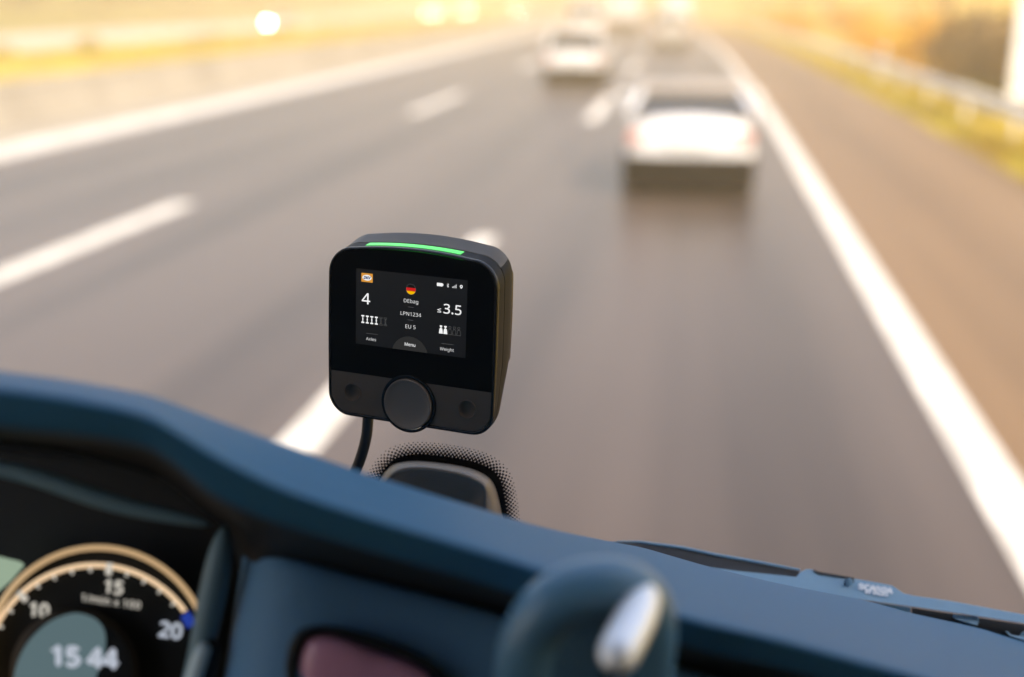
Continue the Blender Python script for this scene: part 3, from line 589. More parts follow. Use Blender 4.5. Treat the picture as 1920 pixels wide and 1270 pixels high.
L_MED = 'low yellow shrub in the row on the median left of the road'
spots = []
for i in range(26):
    y = 40 + i * 4.6 + rnd.uniform(-1, 1)
    spots.append((rnd.uniform(-31, -26) + bend(y), y, 0, rnd.uniform(.35, .6), L_MED))
scatter(shrub_protos('yellow_shrub', M['leaf_yellow'], 3), spots, None, 'shrub', 'low yellow shrubs on the median')

L_BR = 'dark brown shrub close behind the guard rail beside the white board'
spots = [(8.4 + rnd.uniform(-.5, .9) + bend(y), y, .15, rnd.uniform(1.25, 1.7), L_BR) for y in (27.5, 29.5, 31.5, 33.5, 35.5, 37.5)]
scatter(shrub_protos('brown_shrub', M['leaf_brown'], 2), spots, None, 'shrub', 'dark shrubs behind the guard rail')

L_GO = 'golden shrub on the bank behind the guard rail, farther than the dark ones'
spots = []
for i in range(22):
    y = 41 + i * 4.2 + rnd.uniform(-1, 1)
    spots.append((rnd.uniform(7.6, 11.5) + bend(y), y, .2, rnd.uniform(.8, 1.6), L_GO))
scatter(shrub_protos('golden_shrub', M['leaf_gold'], 3), spots, None, 'shrub', 'golden shrubs on the right bank')

L_GT = 'tall golden autumn tree on the right bank of the motorway'
spots = []
for i in range(16):
    y = 44 + i * 11 + rnd.uniform(-3, 3)
    spots.append((rnd.uniform(17, 24) + bend(y), y, 1.3, rnd.uniform(.8, 1.15), L_GT))
scatter(tree_protos('golden_tree', M['leaf_gold'], 3), spots, None, 'tree', 'golden trees on the right bank')

L_OT = 'dark olive tree on the embankment beyond the far carriageway'
spots = []
for i in range(22):
    y = 70 + i * 9.5 + rnd.uniform(-3, 3)
    spots.append((rnd.uniform(-66, -56) + bend(y), y, 1.0, rnd.uniform(.75, 1.1), L_OT))
scatter(tree_protos('olive_tree', M['leaf_olive'], 3), spots, None, 'tree', 'olive trees on the left embankment')

L_FT = 'golden tree at the bend where the motorway vanishes'
spots = []
for i in range(16):
    y = 330 + rnd.uniform(0, 90)
    spots.append((-95 + i * 9 + rnd.uniform(-3, 3), y, 0, rnd.uniform(1.3, 1.8), L_FT))
scatter(tree_protos('bend_tree', M['leaf_gold'], 2), spots, None, 'tree', 'trees at the far bend')


# ------------------------------------------------------------------ vehicles
def ring(y, hw, z0, z1, r=.12, crown=.03):
    return [(-hw + r, y, z0), (-hw + .03, y, z0 + r * .6), (-hw, y, z0 + (z1 - z0) * .45), (-hw + .05, y, z1 - r * 1.6), (-hw + r * 1.5, y, z1 - .02),
            (-hw * .4, y, z1 + crown), (hw * .4, y, z1 + crown), (hw - r * 1.5, y, z1 - .02), (hw - .05, y, z1 - r * 1.6), (hw, y, z0 + (z1 - z0) * .45),
            (hw - .03, y, z0 + r * .6), (hw - r, y, z0)]


def car(kind, body, label, x, y, rz=0.0, lamps=None, group=None, L=4.1, wd=1.76, h=1.48, belt=.95, rake=.62, roof=None):
    """A car whose rear faces -Y; its rear bumper stands at the origin."""
    root = empty(kind, (x, y, 0), rz)
    hw = wd / 2
    mb = MB()
    st = [(0.0, hw - .10, .36, belt - .17), (.05, hw - .03, .30, belt - .05), (.25, hw, .26, belt), (1.0, hw, .22, belt + .01), (L - 1.5, hw, .22, belt - .02),
          (L - 1.1, hw, .24, belt - .07), (L - .35, hw - .04, .26, belt - .20), (L - .08, hw - .12, .32, belt - .30), (L, hw - .22, .38, belt - .40)]
    mb.loft([ring(*s) for s in st], True, True, True)
    mb.build('body', body, root, sub=1)
    # cabin: glass drum, roof skin, pillars
    r0, r1, f0, f1 = .16, rake, L - 1.15, L - 1.95
    bt, rt, bw, rw = belt - .01, h - .06, hw - .05, hw - .20
    base = [(-bw, r0, bt), (bw, r0, bt), (bw, f0, bt), (-bw, f0, bt)]
    top = [(-rw, r1, rt), (rw, r1, rt), (rw, f1, rt), (-rw, f1, rt)]
    gl = MB().loft([base, top], True, True, True)
    gl.build('glazing', M['car_glass'], root, smooth=False, bevel=.03)
    rf = MB().loft([[(px * s, (py - 1.4) * t + 1.4, pz) for px, py, pz in [(-rw, r1 - .10, 0), (rw, r1 - .10, 0), (rw, f1 + .05, 0), (-rw, f1 + .05, 0)]]
                    for s, t, pz0 in ((1.03, 1.02, 0),)] and
                   [[(px * s, py, pz) for px, py in ((-rw, r1 - .12), (rw, r1 - .12), (rw, f1 + .06), (-rw, f1 + .06))] for s, pz in ((1.05, rt - .03), (1.04, rt + .02), (.9, h), )], True, True, True)
    rf.build('roof', roof or body, root, bevel=.03)
    for a, b in ((0, 0), (1, 1), (2, 2), (3, 3)):
        p, q = Vector(base[a]), Vector(top[b])
        MB().tube([p * 1.0 + Vector((0, 0, .02)), q], .055, 8).build('pillar', body, root)
    for sx in (-1, 1):
        MB().tube([(sx * (bw + .005), (r0 + f0) / 2 - .1, bt), (sx * (rw + .01), (r1 + f1) / 2 - .1, rt)], .04, 8).build('pillar', M['car_black'], root)
    # rear: window is part of the drum; bumper, lamps, plate
    bp = MB().loft([[(px, py, z) for px, py in ((-hw + .02, .28), (-hw + .05, .02), (-hw * .5, -.07), (hw * .5, -.07), (hw - .05, .02), (hw - .02, .28))] for z in (.15, .22, .50, .54)], False)
    bp.build('rear_bumper', M['car_black'], root, bevel=.01)
    MB().box(-hw + .1, hw - .1, .02, L - .2, .17, .30).build('underbody', M['car_black'], root, smooth=False)
    for sx in (-1, 1):
        MB().box(min(sx * (hw - .06), sx * (hw - .26)), max(sx * (hw - .06), sx * (hw - .26)), -.012, .10, .70, .86).build('tail_light', M['tail'], root, bevel=.02)
        lit = lamps and (sx in lamps)
        xx = sorted((sx * (hw - .05), sx * (hw - .30)))
        MB().box(xx[0], xx[1], L - .24, L + .01, .56, .80).build('headlight', M['lamp_on'] if lit else M['lamp_lens'], root, bevel=.03)
        mr = MB().box(*sorted((sx * (hw + .02), sx * (hw + .20))), L - 1.65, L - 1.55, belt + .02, belt + .16)
        mr.build('wing_mirror', body, root, bevel=.03)
    MB().box(-.26, .26, -.028, -.01, .68, .79).build('number_plate', M['plate'], root, smooth=False)
    for sx in (-1, 1):
        for wy in (.78, L - .82):
            w = MB()
            rr = [(.19, .13), (.27, .16), (.315, .13), (.32, .06), (.32, -.06), (.315, -.10), (.2, -.11)]
            rings = [[(sx * (hw - .14 + o), wy + math.cos(t) * q, .32 + math.sin(t) * q) for t in [k * math.pi / 12 for k in range(24)]] for q, o in rr]
            w.loft(rings)
            ty = w.build('wheel', M['tyre'], root)
            rmb = MB()
            rmb.loft([[(sx * (hw - .14 + o), wy + math.cos(t) * q, .32 + math.sin(t) * q) for t in [k * math.pi / 12 for k in range(24)]] for q, o in ((.2, .12), (.16, .09), (.05, .11))], True, False, True)
            rmb.build('wheel_rim', M['rim'], ty)
    tag(root, label, 'car', group)
    return root


def van(kind, body, label, x, y, h=2.3, wd=2.0, L=5.4, cat='van', rz=0.0):
    root = empty(kind, (x, y, 0), rz)
    hw = wd / 2
    mb = MB()
    st = [(0.0, hw - .06, .40, h - .10), (.06, hw, .34, h - .02), (.4, hw, .30, h), (L - 1.9, hw, .30, h), (L - 1.45, hw - .03, .30, h - .14), (L - .75, hw - .05, .30, 1.35), (L - .2, hw - .10, .32, 1.1), (L, hw - .18, .36, .85)]
    mb.loft([ring(*s) for s in st], True, True, True)
    mb.build('body', body, root, sub=1)
    for sx in (-1, 1):
        MB().box(*sorted((sx * .07, sx * (hw - .16))), -.012, .03, h * .60, h - .26).build('rear_window', M['car_glass'], root, bevel=.02)
        MB().box(*sorted((sx * (hw - .11), sx * (hw - .01))), -.02, .09, .75, 1.25).build('tail_light', M['tail'], root, bevel=.02)
        MB().box(*sorted((sx * (hw - .005), sx * (hw + .012))), L - 2.3, L - 1.5, 1.25, h - .35).build('side_window', M['car_glass'], root, smooth=False)
        for wy in (1.0, L - .9):
            w = MB()
            w.loft([[(sx * (hw - .16 + o), wy + math.cos(t) * q, .34 + math.sin(t) * q) for t in [k * math.pi / 12 for k in range(24)]] for q, o in ((.05, .12), (.19, .12), (.30, .15), (.34, .1), (.34, -.1), (.2, -.12))], True, True)
            w.build('wheel', M['tyre'], root)
    MB().box(-hw + .03, hw - .03, -.09, .12, .30, .56).build('rear_bumper', M['car_black'], root, bevel=.03)
    MB().box(-hw + .12, hw - .12, .06, L - .3, .20, .34).build('underbody', M['car_black'], root, smooth=False)
    MB().box(-.26, .26, -.115, -.092, .40, .51).build('number_plate', M['plate'], root, smooth=False)
    tag(root, label, cat)
    return root


def lorry(kind, label, x, y, h=3.7):
    root = empty(kind, (x, y, 0))
    MB().box(-1.22, 1.22, 0, 9.0, 1.0, h).build('box_body', M['car_white'], root, bevel=.05)
    MB().box(-1.1, 1.1, 9.35, 11.2, .55, 3.0).build('driver_cab', M['car_white'], root, bevel=.18)
    MB().box(-.9, .9, .2, 11.0, .62, .995).build('chassis', M['car_black'], root, smooth=False)
    MB().box(-1.2, 1.2, -.06, .06, .45, .62).build('rear_bumper', M['car_black'], root, bevel=.02)
    for sx in (-1, 1):
        MB().box(*sorted((sx * .75, sx * 1.15)), -.08, .02, .72, .9).build('tail_light', M['tail'], root, bevel=.02)
        for wy in (1.6, 2.9, 10.2):
            w = MB()
            w.loft([[(sx * (.98 + o), wy + math.cos(t) * q, .5 + math.sin(t) * q) for t in [k * math.pi / 12 for k in range(24)]] for q, o in ((.1, .1), (.3, .14), (.46, .15), (.5, .1), (.5, -.15), (.3, -.18))], True, True)
            w.build('wheel', M['tyre'], root)
    tag(root, label, 'lorry')
    return root


g = G(1290, 343, .2)
car('hatchback', M['car_white'], 'nearest white hatchback with dark bumper in the right lane ahead', g.x, g.y, R(.8), h=1.36, belt=1.04, wd=1.74, rake=1.15, roof=M['car_roof'])
g = G(1074, 147, .22)
car('hatchback', M['car_white'], 'white hatchback in the middle lane, second nearest on the road ahead', g.x, g.y, R(1.2), wd=1.84, h=1.62, belt=1.02)
g = G(1258, 82, .3)
van('small_van', M['car_silver'], 'pale silver van ahead of the nearest white hatchback in the right lane', g.x, g.y, h=2.0, wd=1.9, L=4.6, rz=R(2))
g = G(1098, 74, .3)
van('panel_van', M['car_white'], 'white panel van in the left lane beyond the second hatchback', g.x, g.y, h=2.5, wd=2.1, rz=R(2))
g = G(1170, 56, .3)
lorry('lorry', 'white box lorry far ahead in the middle of the motorway', g.x, g.y, 3.4).rotation_euler.z = R(3.5)
g = G(1268, 50, .3)
lorry('lorry', 'white box lorry far ahead in the right lane beyond the silver van', g.x, g.y, 3.2).rotation_euler.z = R(3.5)

# oncoming traffic on the far carriageway
for i, (u, v, lamps, lab) in enumerate((
        (545, 57, (1,), 'oncoming white car on the far carriageway, nearest and leftmost of them'),  # its one lit headlight stands in for a sun glint
        (818, 34, (1, -1), 'oncoming silver car with lit headlamps, second from the left'),
        (880, 30, (1, -1), 'oncoming silver car with lit headlamps, third from the left'),
        (974, 25, (1, -1), 'oncoming silver car with lit headlamps, rightmost before the bend'))):
    g = G(u, v)
    car('oncoming_car', M['car_white'] if i == 0 else M['car_silver'], lab, g.x, g.y, R(180 + (4 if i else 2)), lamps=lamps, group='oncoming cars on the far carriageway')

# roadside pieces on the right
g = G(1890, 186, .48)
sg = empty('white_board', (g.x + .2, g.y, 0))
MB().box(-.2, 2.6, -.03, .03, .48, 3.2).build('panel', M['board'], sg, bevel=.01)
for k in range(3):
    MB().add([(.0, -.036, .75 + k * .8), (2.4, -.036, 1.25 + k * .8), (2.4, -.036, 1.5 + k * .8), (.0, -.036, 1.0 + k * .8)], [(0, 1, 2, 3)]).build('stripe', M['board_blue'], sg, smooth=False)
for x in (.2, 2.2):
    MB().tube([(x, .07, -.2), (x, .07, 3.1)], .04, 10).build('post', M['steel'], sg)
tag(sg, 'large white board with pale blue slanting stripes on two posts at the right verge', 'sign')
pr = None
for (u, v, s, lab) in ((1652, 152, 1.25, 'white delineator post with black band beside the guard rail, nearest one'), (1425, 66, 1.2, 'white delineator post with black band beside the guard rail, farther one')):
    g = G(u, v)
    d = empty('delineator_post', (g.x, g.y, 0))
    MB().loft([[(-.07, -.05, z), (0, -.075, z), (.07, -.05, z), (.06, .05, z), (-.06, .05, z)] for z in (-.05, .74 * s, )] + [[(-.06, -.04, .84 * s), (0, -.06, .84 * s), (.06, -.04, .88 * s), (.05, .04, .88 * s), (-.05, .04, .84 * s)]], True, True, True).build('body', M['board'], d, smooth=False)
    MB().loft([[(-.073, -.053, z), (0, -.078, z), (.073, -.053, z), (.063, .053, z), (-.063, .053, z)] for z in (.56 * s, .70 * s)]).build('band', M['car_black'], d, smooth=False)
    tag(d, lab, 'post', 'delineator posts along the right verge')


# ------------------------------------------------------------------ the lorry's cab around the eye
cab = empty('truck_cab', (0.55, 0.2, 0.4))
tag(cab, 'blue lit lorry cab seen from the driver seat: dashboard, gauges, wiper', 'truck')
INV = cab.matrix_world


def part(mb, name, m, parent=None, **k):
    o = mb.build(name, m, None, **k)
    par = parent or cab
    o.parent = par
    if par is cab:
        o.matrix_parent_inverse = Matrix.Translation((-0.55, -0.2, -0.4))
    return o


# dashboard pad: profiles from the far edge over the crest and down to the dark crease, one per column of the photograph
ST = [  # u,  top v, top z,  crest v, crest z, front v, front z
    (-260, 662, .362, 696, .323, 762, .327), (0, 693, .362, 724, .323, 797, .327), (130, 710, .362, 742, .323, 810, .327), (267, 735, .364, 771, .325, 832, .329),
    (330, 755, .365, 803, .326, 868, .330), (400, 781, .366, 846, .328, 926, .333), (470, 806, .369, 882, .330, 958, .335), (533, 829, .371, 911, .332, 982, .337),
    (640, 868, .376, 948, .335, 1014, .341), (750, 904, .384, 982, .339, 1046, .345), (873, 941, .398, 1018, .343, 1080, .349), (1007, 982, .432, 1061, .347, 1122, .353),
    (1150, 1012, .50, 1107, .350, 1166, .356), (1204, 1022, .53, 1126, .351, 1183, .357), (1280, 1044, .555, 1150, .352, 1205, .358), (1345, 1062, .565, 1167, .353, 1222, .359), (1466, 1091, .575, 1195, .354, 1248, .360),
    (1617, 1120, .585, 1236, .357, 1288, .363), (1713, 1146, .59, 1262, .358, 1314, .364), (1833, 1172, .595, 1297, .359, 1349, .365), (1920, 1199, .60, 1322, .360, 1374, .366), (2200, 1280, .615, 1404, .364, 1456, .370), (2700, 1430, .64, 1545, .37, 1600, .376)]
rows, under = [], []
for s in catmull(ST, 3):
    u, tv, tz, rv, rz_, fv, fz = s
    dt = tv - rv
    rows.append([P(u, tv + 150, tz + .16), P(u, tv + 45, tz + .075), P(u, tv + 6, tz + .022), P(u, tv + 1, tz), P(u, tv - dt * .33, tz * .67 + rz_ * .33),
                 P(u, tv - dt * .66, tz * .33 + rz_ * .67), P(u, rv - 6, rz_ + .006), P(u, rv + 6, rz_ - .001), P(u, rv + 18, rz_ + .0005), P(u, (rv + fv) / 2 + 4, (rz_ + fz) / 2),
                 P(u, fv - 8, fz), P(u, fv + 4, fz + .003)])
    near = min(1.0, max(0.0, (u - 440) / 40.0))       # left of the cluster's edge the hood reaches out over the dial, right of it the crease closes
    under.append([P(u, fv + 3.5, fz + .0032), P(u, fv + 10, fz + .02), P(u, fv + 22 + 30 * near, fz + .05 + .012 * near), P(u, fv + 40 + 60 * near, fz + .10 - .03 * near), P(u, fv + 52 + 280 * near, fz + .125 - .05 * near)])
part(MB().loft(rows, closed=False), 'dashboard', M['dash'], sub=2)
part(MB().loft(under, closed=False), 'shaded_hood_underside', M['dash_dark'], sub=1)  # underside coloured dark, shade of the crease put into the material

# instrument cluster: dark cave, folded lip, bezel, dial
cl = part(MB().loft([[P(u, v, z) for u in (-400, 0, 250, 400, 452, 466)] for v, z in ((838, .452), (900, .452), (960, .452), (1030, .453), (1330, .456), (1450, .458))], closed=False), 'instrument_cluster', M['dash_dark'], sub=1)
lip = [(-200, 850), (-60, 868), (40, 886), (110, 908), (180, 934), (250, 954), (320, 968), (400, 985)]
part(MB().tube([P(u, v, .396) for u, v in lip], [.0022, .0024, .003, .0034, .0034, .003, .0024, .0012], 12), 'hood_fold', M['bezel'], cl, sub=1)
lip2 = [(-200, 812), (0, 838), (120, 850), (220, 868), (300, 896)]
part(MB().tube([P(u, v, .392) for u, v in lip2], [.0018, .0022, .002, .0014, .0006], 10), 'hood_fold', M['dash_dark'], cl, sub=1)
edge = [(424, 985), (418, 1010), (411, 1050), (404, 1090), (396, 1130), (386, 1180), (372, 1240), (356, 1300), (340, 1350)]
part(MB().tube([P(u, v, .407) for u, v in edge], [.0010, .0034, .0046, .0050, .0050, .0047, .0042, .0038, .0036], 14), 'bezel_edge', M['bezel'], cl, sub=1)
zc = .424


def circ(cx, cy_, r, z, n=96, a0=0.0, a1=360.0, sx=1.0):
    return [P(cx + math.cos(R(a0 + (a1 - a0) * k / n)) * r * sx, cy_ - math.sin(R(a0 + (a1 - a0) * k / n)) * r, z) for k in range(n + (0 if a1 - a0 >= 360 else 1))]


RC, BC, LC = (184, 1236, 209), (178, 1267, 208), (140, 1262, 122)
part(MB().loft([circ(RC[0], RC[1], 216, zc + .004), circ(RC[0], RC[1], 4, zc + .004)], True), 'dial_face', M['dial'], cl)
rg = MB()
prof_ring = [(-6, .004), (-5, -.001), (-2.5, -.0026), (2.5, -.0026), (5, -.001), (6, .004)]
rg.loft([circ(RC[0], RC[1], RC[2] + dr, zc + dz, 120) for dr, dz in prof_ring])
part(rg, 'dial_ring', M['glow_ring'], cl)
bd = MB()
a0, a1 = 35.5, 215
bd.loft([circ(BC[0], BC[1], 212, zc, 90, a0, a1), circ(BC[0], BC[1], 202, zc, 90, a0, a1)], closed=False)
part(bd, 'scale_band', M['glow_cream'], cl, smooth=False)
bl = MB()
bl.loft([circ(BC[0], BC[1], 214, zc, 8, 27, 34.5), circ(BC[0], BC[1], 194, zc, 8, 27, 34.5)], closed=False)
part(bl, 'scale_end', M['glow_blue'], cl, smooth=False)
tk = MB()
for k in range(20):
    a = 80 - 10.2 * k if False else 82.5 + 10.0 * (k - 5)
    if 36 < a < 215:
        major = abs(a - 82.5) < 1 or abs(a - 132.5) < 1 or abs(a - 182.5) < 1
        hw_, r0, r1 = (6, 213, 190) if major else (2.6, 203, 194)
        c, s = math.cos(R(a)), math.sin(R(a))
        tk.add([P(BC[0] + c * r + s * w, BC[1] - s * r + c * w, zc - .0004) for r, w in ((r0, -hw_), (r0, hw_), (r1, hw_), (r1, -hw_))], [(0, 1, 2, 3)])
part(tk, 'scale_ticks', M['glow_white'], cl, smooth=False)


def dial_text(s, u, v, cap, slope, m, name, bold=.018, shear=.0, track=.0):
    w = text_width(s, cap, track)
    c, sn = math.cos(slope), math.sin(slope)
    mb = MB()
    text(mb, s, lambda x, y, i: P(u + (x - w / 2) * c - (y - cap / 2) * -sn * 1.0, v + (x - w / 2) * sn - (y - cap / 2) * c, zc - .0006 - i * .00002), cap, bold, shear, track)
    return part(mb, name, m, cl, smooth=False)


dial_text('10', 73, 1144, 25, R(6), M['glow_white'], 'numeral', .03)
dial_text('15', 213, 1101, 24, R(8), M['glow_white'], 'numeral', .03)
dial_text('20', 320, 1182, 28, R(8), M['glow_digit'], 'numeral', .03)
dial_text('1/min x 100', 208, 1128, 14, R(8), M['glow_white'], 'unit_text', .012, track=.02)
part(MB().loft([circ(LC[0], LC[1], LC[2], zc - .002, 72), circ(LC[0], LC[1], LC[2] - 14, zc - .006, 72), circ(LC[0], LC[1], 3, zc - .006, 72)]), 'centre_disc', M['dial'], cl, angle=30)
lc = [(24, 1290), (30, 1250), (52, 1205), (90, 1168), (135, 1150), (170, 1156), (190, 1172), (198, 1195), (195, 1232), (182, 1264), (170, 1300), (150, 1340), (60, 1340)]  # right side cut along a shadow edge, shade put into the outline
lcs = [P(u, v, zc - .0068) for u, v in catmull(lc, 4)]
part(MB().add(lcs, [tuple(range(len(lcs)))]), 'display', M['lcd'], cl, smooth=False)
dg = MB()
for u0, v0, u1, v1 in ((98, 1206, 134, 1250), (148, 1216, 168, 1248), (172, 1214, 190, 1246)):
    n = len(dg.v)
w = text_width('15 44', 34)
text(dg, '15 44', lambda x, y, i: P(94 + x * 1.05, 1246 - y + x * .06, zc - .0074 - i * .00002), 34, .05)
part(dg, 'display_digits', M['glow_digit'], cl, smooth=False)
sd = [(-60, 1030), (0, 1044), (38, 1053), (46, 1060), (20, 1090), (-60, 1160)]
part(MB().add([P(u, v, zc + .006) for u, v in sd], [tuple(range(6))]), 'side_display', M['lcd_green'], cl, smooth=False)
part(MB().tube([P(u, v, .401) for u, v in ((388, 1204), (380, 1224), (370, 1256), (358, 1296), (344, 1340))], [.0022, .0031, .0033, .0033, .0033], 14), 'push_button', M['pale_button'], cl, sub=1)
part(MB().tube([P(u, v, .404) for u, v in ((398, 1196), (393, 1226), (382, 1262), (370, 1300), (356, 1345))], [.003, .0046, .0048, .0048, .0048], 14), 'button_surround', M['dash_dark'], cl, sub=1)

# fascia right of the cluster, with its rounded left edge
FT = [(462, 1026), (486, 1032), (560, 1049), (640, 1071), (740, 1098), (840, 1124), (930, 1150), (1080, 1196), (1300, 1262), (1600, 1350), (2300, 1560)]
rows = []
for dv, dz in ((-14, .03), (-6, .012), (0, .004), (8, .0), (100, -.006), (260, -.016), (420, -.026)):
    r = []
    for i, (u, v) in enumerate(FT):
        lean = -.16 * max(0, dv) if i < 2 else -.02 * max(0, dv)
        zz = .392 + dz + (.03 if i == 0 else (.006 if i == 1 else 0))
        r.append(P(u + lean - (4 if i == 0 else 0), v + dv, zz))
    rows.append(r)
part(MB().loft(rows, closed=False), 'fascia_panel', M['fascia'], sub=2)


def lens_ring(off, z):
    pts = [(548, 1216), (564, 1190), (596, 1180), (640, 1184), (710, 1204), (780, 1232), (826, 1262), (850, 1300), (850, 1350), (780, 1390), (640, 1370), (560, 1320), (542, 1262)]
    c = (696, 1284)
    out = []
    for u, v in catmull(pts + [pts[0]], 5)[:-1]:
        d = math.hypot(u - c[0], v - c[1])
        out.append(P(u + (c[0] - u) / d * off, v + (c[1] - v) / d * off, z))
    return out


hz = part(MB().loft([lens_ring(-9, .384), lens_ring(-7, .379), lens_ring(2, .377), lens_ring(12, .379), lens_ring(13, .386)]), 'hazard_switch', M['dash_dark'], sub=1)
part(MB().loft([lens_ring(13, .384), lens_ring(17, .3805), lens_ring(30, .378), lens_ring(60, .377)], True, False, True), 'lens', M['mauve'], hz, sub=1)

# thick rounded handle shroud with a chrome strip, close to the eye
path = [(978, 1400, .345), (978, 1300, .338), (986, 1222, .332), (1016, 1158, .329), (1064, 1118, .328), (1125, 1104, .329), (1172, 1108, .332), (1206, 1136, .336), (1216, 1190, .340), (1212, 1265, .346), (1210, 1400, .352)]
cp = catmull(path, 4)
hd = part(MB().tube([P(*p) for p in cp], [.0078 + .0012 * math.sin(math.pi * k / (len(cp) - 1)) for k in range(len(cp))], 18), 'grab_handle', M['knob_blue'], sub=1)
inn = [P(u, v, z + .003) for u, v, z in cp]
part(MB().add(inn, [tuple(range(len(inn)))]), 'handle_recess', M['fascia'], hd, smooth=False)
part(MB().tube([P(u, v, z) for u, v, z in ((1216, 1104, .334), (1210, 1118, .328), (1197, 1150, .3215), (1180, 1184, .3145), (1163, 1217, .308), (1154, 1236, .3050), (1149, 1247, .3045), (1146, 1254, .3055))], [.0024, .0047, .0058, .0058, .0056, .0053, .0044, .0020], 18), 'chrome_strip', M['chrome'], hd, sub=1)

# windscreen: pane, black print with its dots, sensor cover
c0 = P(835, 880, .577)
n0 = Vector((0.0, -1.0, -0.085)).normalized()
rt_ = Vector((1, 0, 0))
up_ = n0.cross(rt_).normalized()
if up_.z < 0:
    up_ = -up_


def on_pane(u, v, off=0.0):
    d = ray(u, v)
    t = (c0 + n0 * off - EYE).dot(n0) / d.dot(n0)
    return EYE + d * t


zb, zt = 2.10, 3.28
pane = [c0 + rt_ * x + up_ * y for x, y in ((-.66, -.10), (1.75, -.10), (1.75, 1.02), (-.66, 1.02))]
ws = part(MB().add(pane, [(0, 1, 2, 3)]), 'windscreen', M['glass'], smooth=False)
outer = [(690, 985), (697, 930), (706, 905), (722, 878), (742, 860), (775, 852), (812, 853), (860, 860), (895, 868), (922, 881), (938, 900), (946, 930), (951, 965), (955, 1010)]
oc = catmull(outer, 10)
fr = MB()
cen = (835, 985)


def shrink(u, v, k):
    return (cen[0] + (u - cen[0]) * (1 - k), cen[1] + (v - cen[1]) * (1 - k))


fr.loft([[on_pane(u, v, .0012) for u, v, in oc], [on_pane(*shrink(u, v, .45), .0012) for u, v in oc]], closed=False)
acc = [0.0]
for i in range(1, len(oc)):
    acc.append(acc[-1] + math.hypot(oc[i][0] - oc[i - 1][0], oc[i][1] - oc[i - 1][1]))
for row, (off, rad) in enumerate(((1.2, 3.05), (5.3, 2.75), (9.4, 2.4), (13.5, 2.05), (17.6, 1.6), (21.5, 1.1))):
    d = 3.6 if row % 2 else 0.0
    while d < acc[-1]:
        i = max(k for k in range(len(acc)) if acc[k] <= d)
        if i >= len(oc) - 1:
            break
        t = (d - acc[i]) / max(1e-6, acc[i + 1] - acc[i])
        pu, pv = oc[i][0] * (1 - t) + oc[i + 1][0] * t, oc[i][1] * (1 - t) + oc[i + 1][1] * t
        tx, ty_ = oc[i + 1][0] - oc[i][0], oc[i + 1][1] - oc[i][1]
        ln = math.hypot(tx, ty_)
        cu, cv = pu + ty_ / ln * off, pv - tx / ln * off
        fr.add([on_pane(cu + math.cos(a) * rad, cv + math.sin(a) * rad, .0012 + .00001 * row) for a in [k * math.pi / 6 for k in range(12)]], [tuple(range(12))])
        d += 7.2
part(fr, 'black_print', M['frit'], ws, smooth=False)
co = [(694, 1000), (701, 940), (709, 908), (722, 884), (742, 869), (775, 864), (812, 866), (860, 873), (893, 882), (916, 895), (928, 912), (936, 938), (942, 968), (946, 1005)]
ci = [(712, 1000), (718, 940), (724, 910), (736, 893), (754, 884), (778, 881), (812, 883), (856, 891), (884, 900), (902, 911), (908, 922), (906, 938), (904, 968), (902, 1005)]
oc2, ic2 = catmull(co, 5), catmull(ci, 5)


def mix(a, b, t):
    return [tuple(np.array(p) * (1 - t) + np.array(q) * t) for p, q in zip(a, b)]


cvr = MB()
cvr.loft([[on_pane(u, v, .0015) for u, v in oc2], [on_pane(u, v, .010) for u, v in mix(oc2, ic2, .10)], [on_pane(u, v, .018) for u, v in mix(oc2, ic2, .5)],
          [on_pane(u, v, .021) for u, v in mix(oc2, ic2, .85)], [on_pane(u, v, .021) for u, v in ic2], [on_pane(*shrink(u, v, .2), .012) for u, v in ic2], [on_pane(*shrink(u, v, .7), .010) for u, v in ic2]], closed=False)
part(cvr, 'sensor_cover', M['cover'], sub=1)

# wiper outside the pane
ZW = .612


def plate_(outline, z, th, tilt=.00022):
    pts = [P(u, v, z - (v - 1085 - .2 * (u - 1580)) * tilt) for u, v in outline]
    back = [P(u, v, z + th - (v - 1085 - .2 * (u - 1580)) * tilt) for u, v in outline]
    n = len(pts)
    return MB().add(pts + back, [tuple(range(n)), tuple(reversed(range(n, 2 * n)))] + [(i, (i + 1) % n, n + (i + 1) % n, n + i) for i in range(n)])


def c8(pts):
    return [(1280 + x / 3, 850 + y / 3) for x, y in pts]


arm = c8([(-120, 600), (0, 621), (300, 662), (560, 688), (640, 696), (662, 668), (700, 652), (738, 657), (765, 674), (965, 706), (1130, 735), (1180, 746), (1212, 768), (1245, 790), (1300, 802), (1500, 830), (1920, 908), (2400, 1000), (2400, 1052), (1920, 957), (1600, 908), (1285, 862), (1010, 825), (560, 744), (200, 676), (0, 640), (-120, 606)])
wp = part(plate_(arm, ZW, .006), 'wiper_arm', M['wiper'], bevel=.0008, smooth=False)
blade = [(1141, 1021), (1160, 1017), (1200, 1018), (1280, 1029), (1340, 1042), (1420, 1056), (1500, 1071), (1497, 1081), (1420, 1083), (1340, 1071), (1280, 1058), (1200, 1032)]  # lower edge widened to cover the shade between blade and arm
part(plate_(blade, ZW + .004, .012), 'wiper_blade', M['rubber'], wp, bevel=.0012, smooth=False)
spine = [(1141, 1020), (1160, 1016), (1200, 1016.5), (1280, 1027), (1340, 1040), (1420, 1054), (1500, 1069)]
part(MB().tube([P(u, v, ZW + .003) for u, v in spine], [.0002, .0005, .0007, .0008, .0008, .0008, .0006], 8), 'blade_spine', M['wiper'], wp)
part(plate_(c8([(738, 654), (765, 666), (965, 700), (968, 710), (765, 682), (735, 664)]), ZW - .0006, .002), 'clip', M['rubber'], wp, smooth=False)
bc = P(1592, 1093, ZW - .0016)
fwd = (P(1592, 1092, ZW + .01) - bc).normalized()
sx_ = (P(1602, 1092, ZW) - bc).normalized()
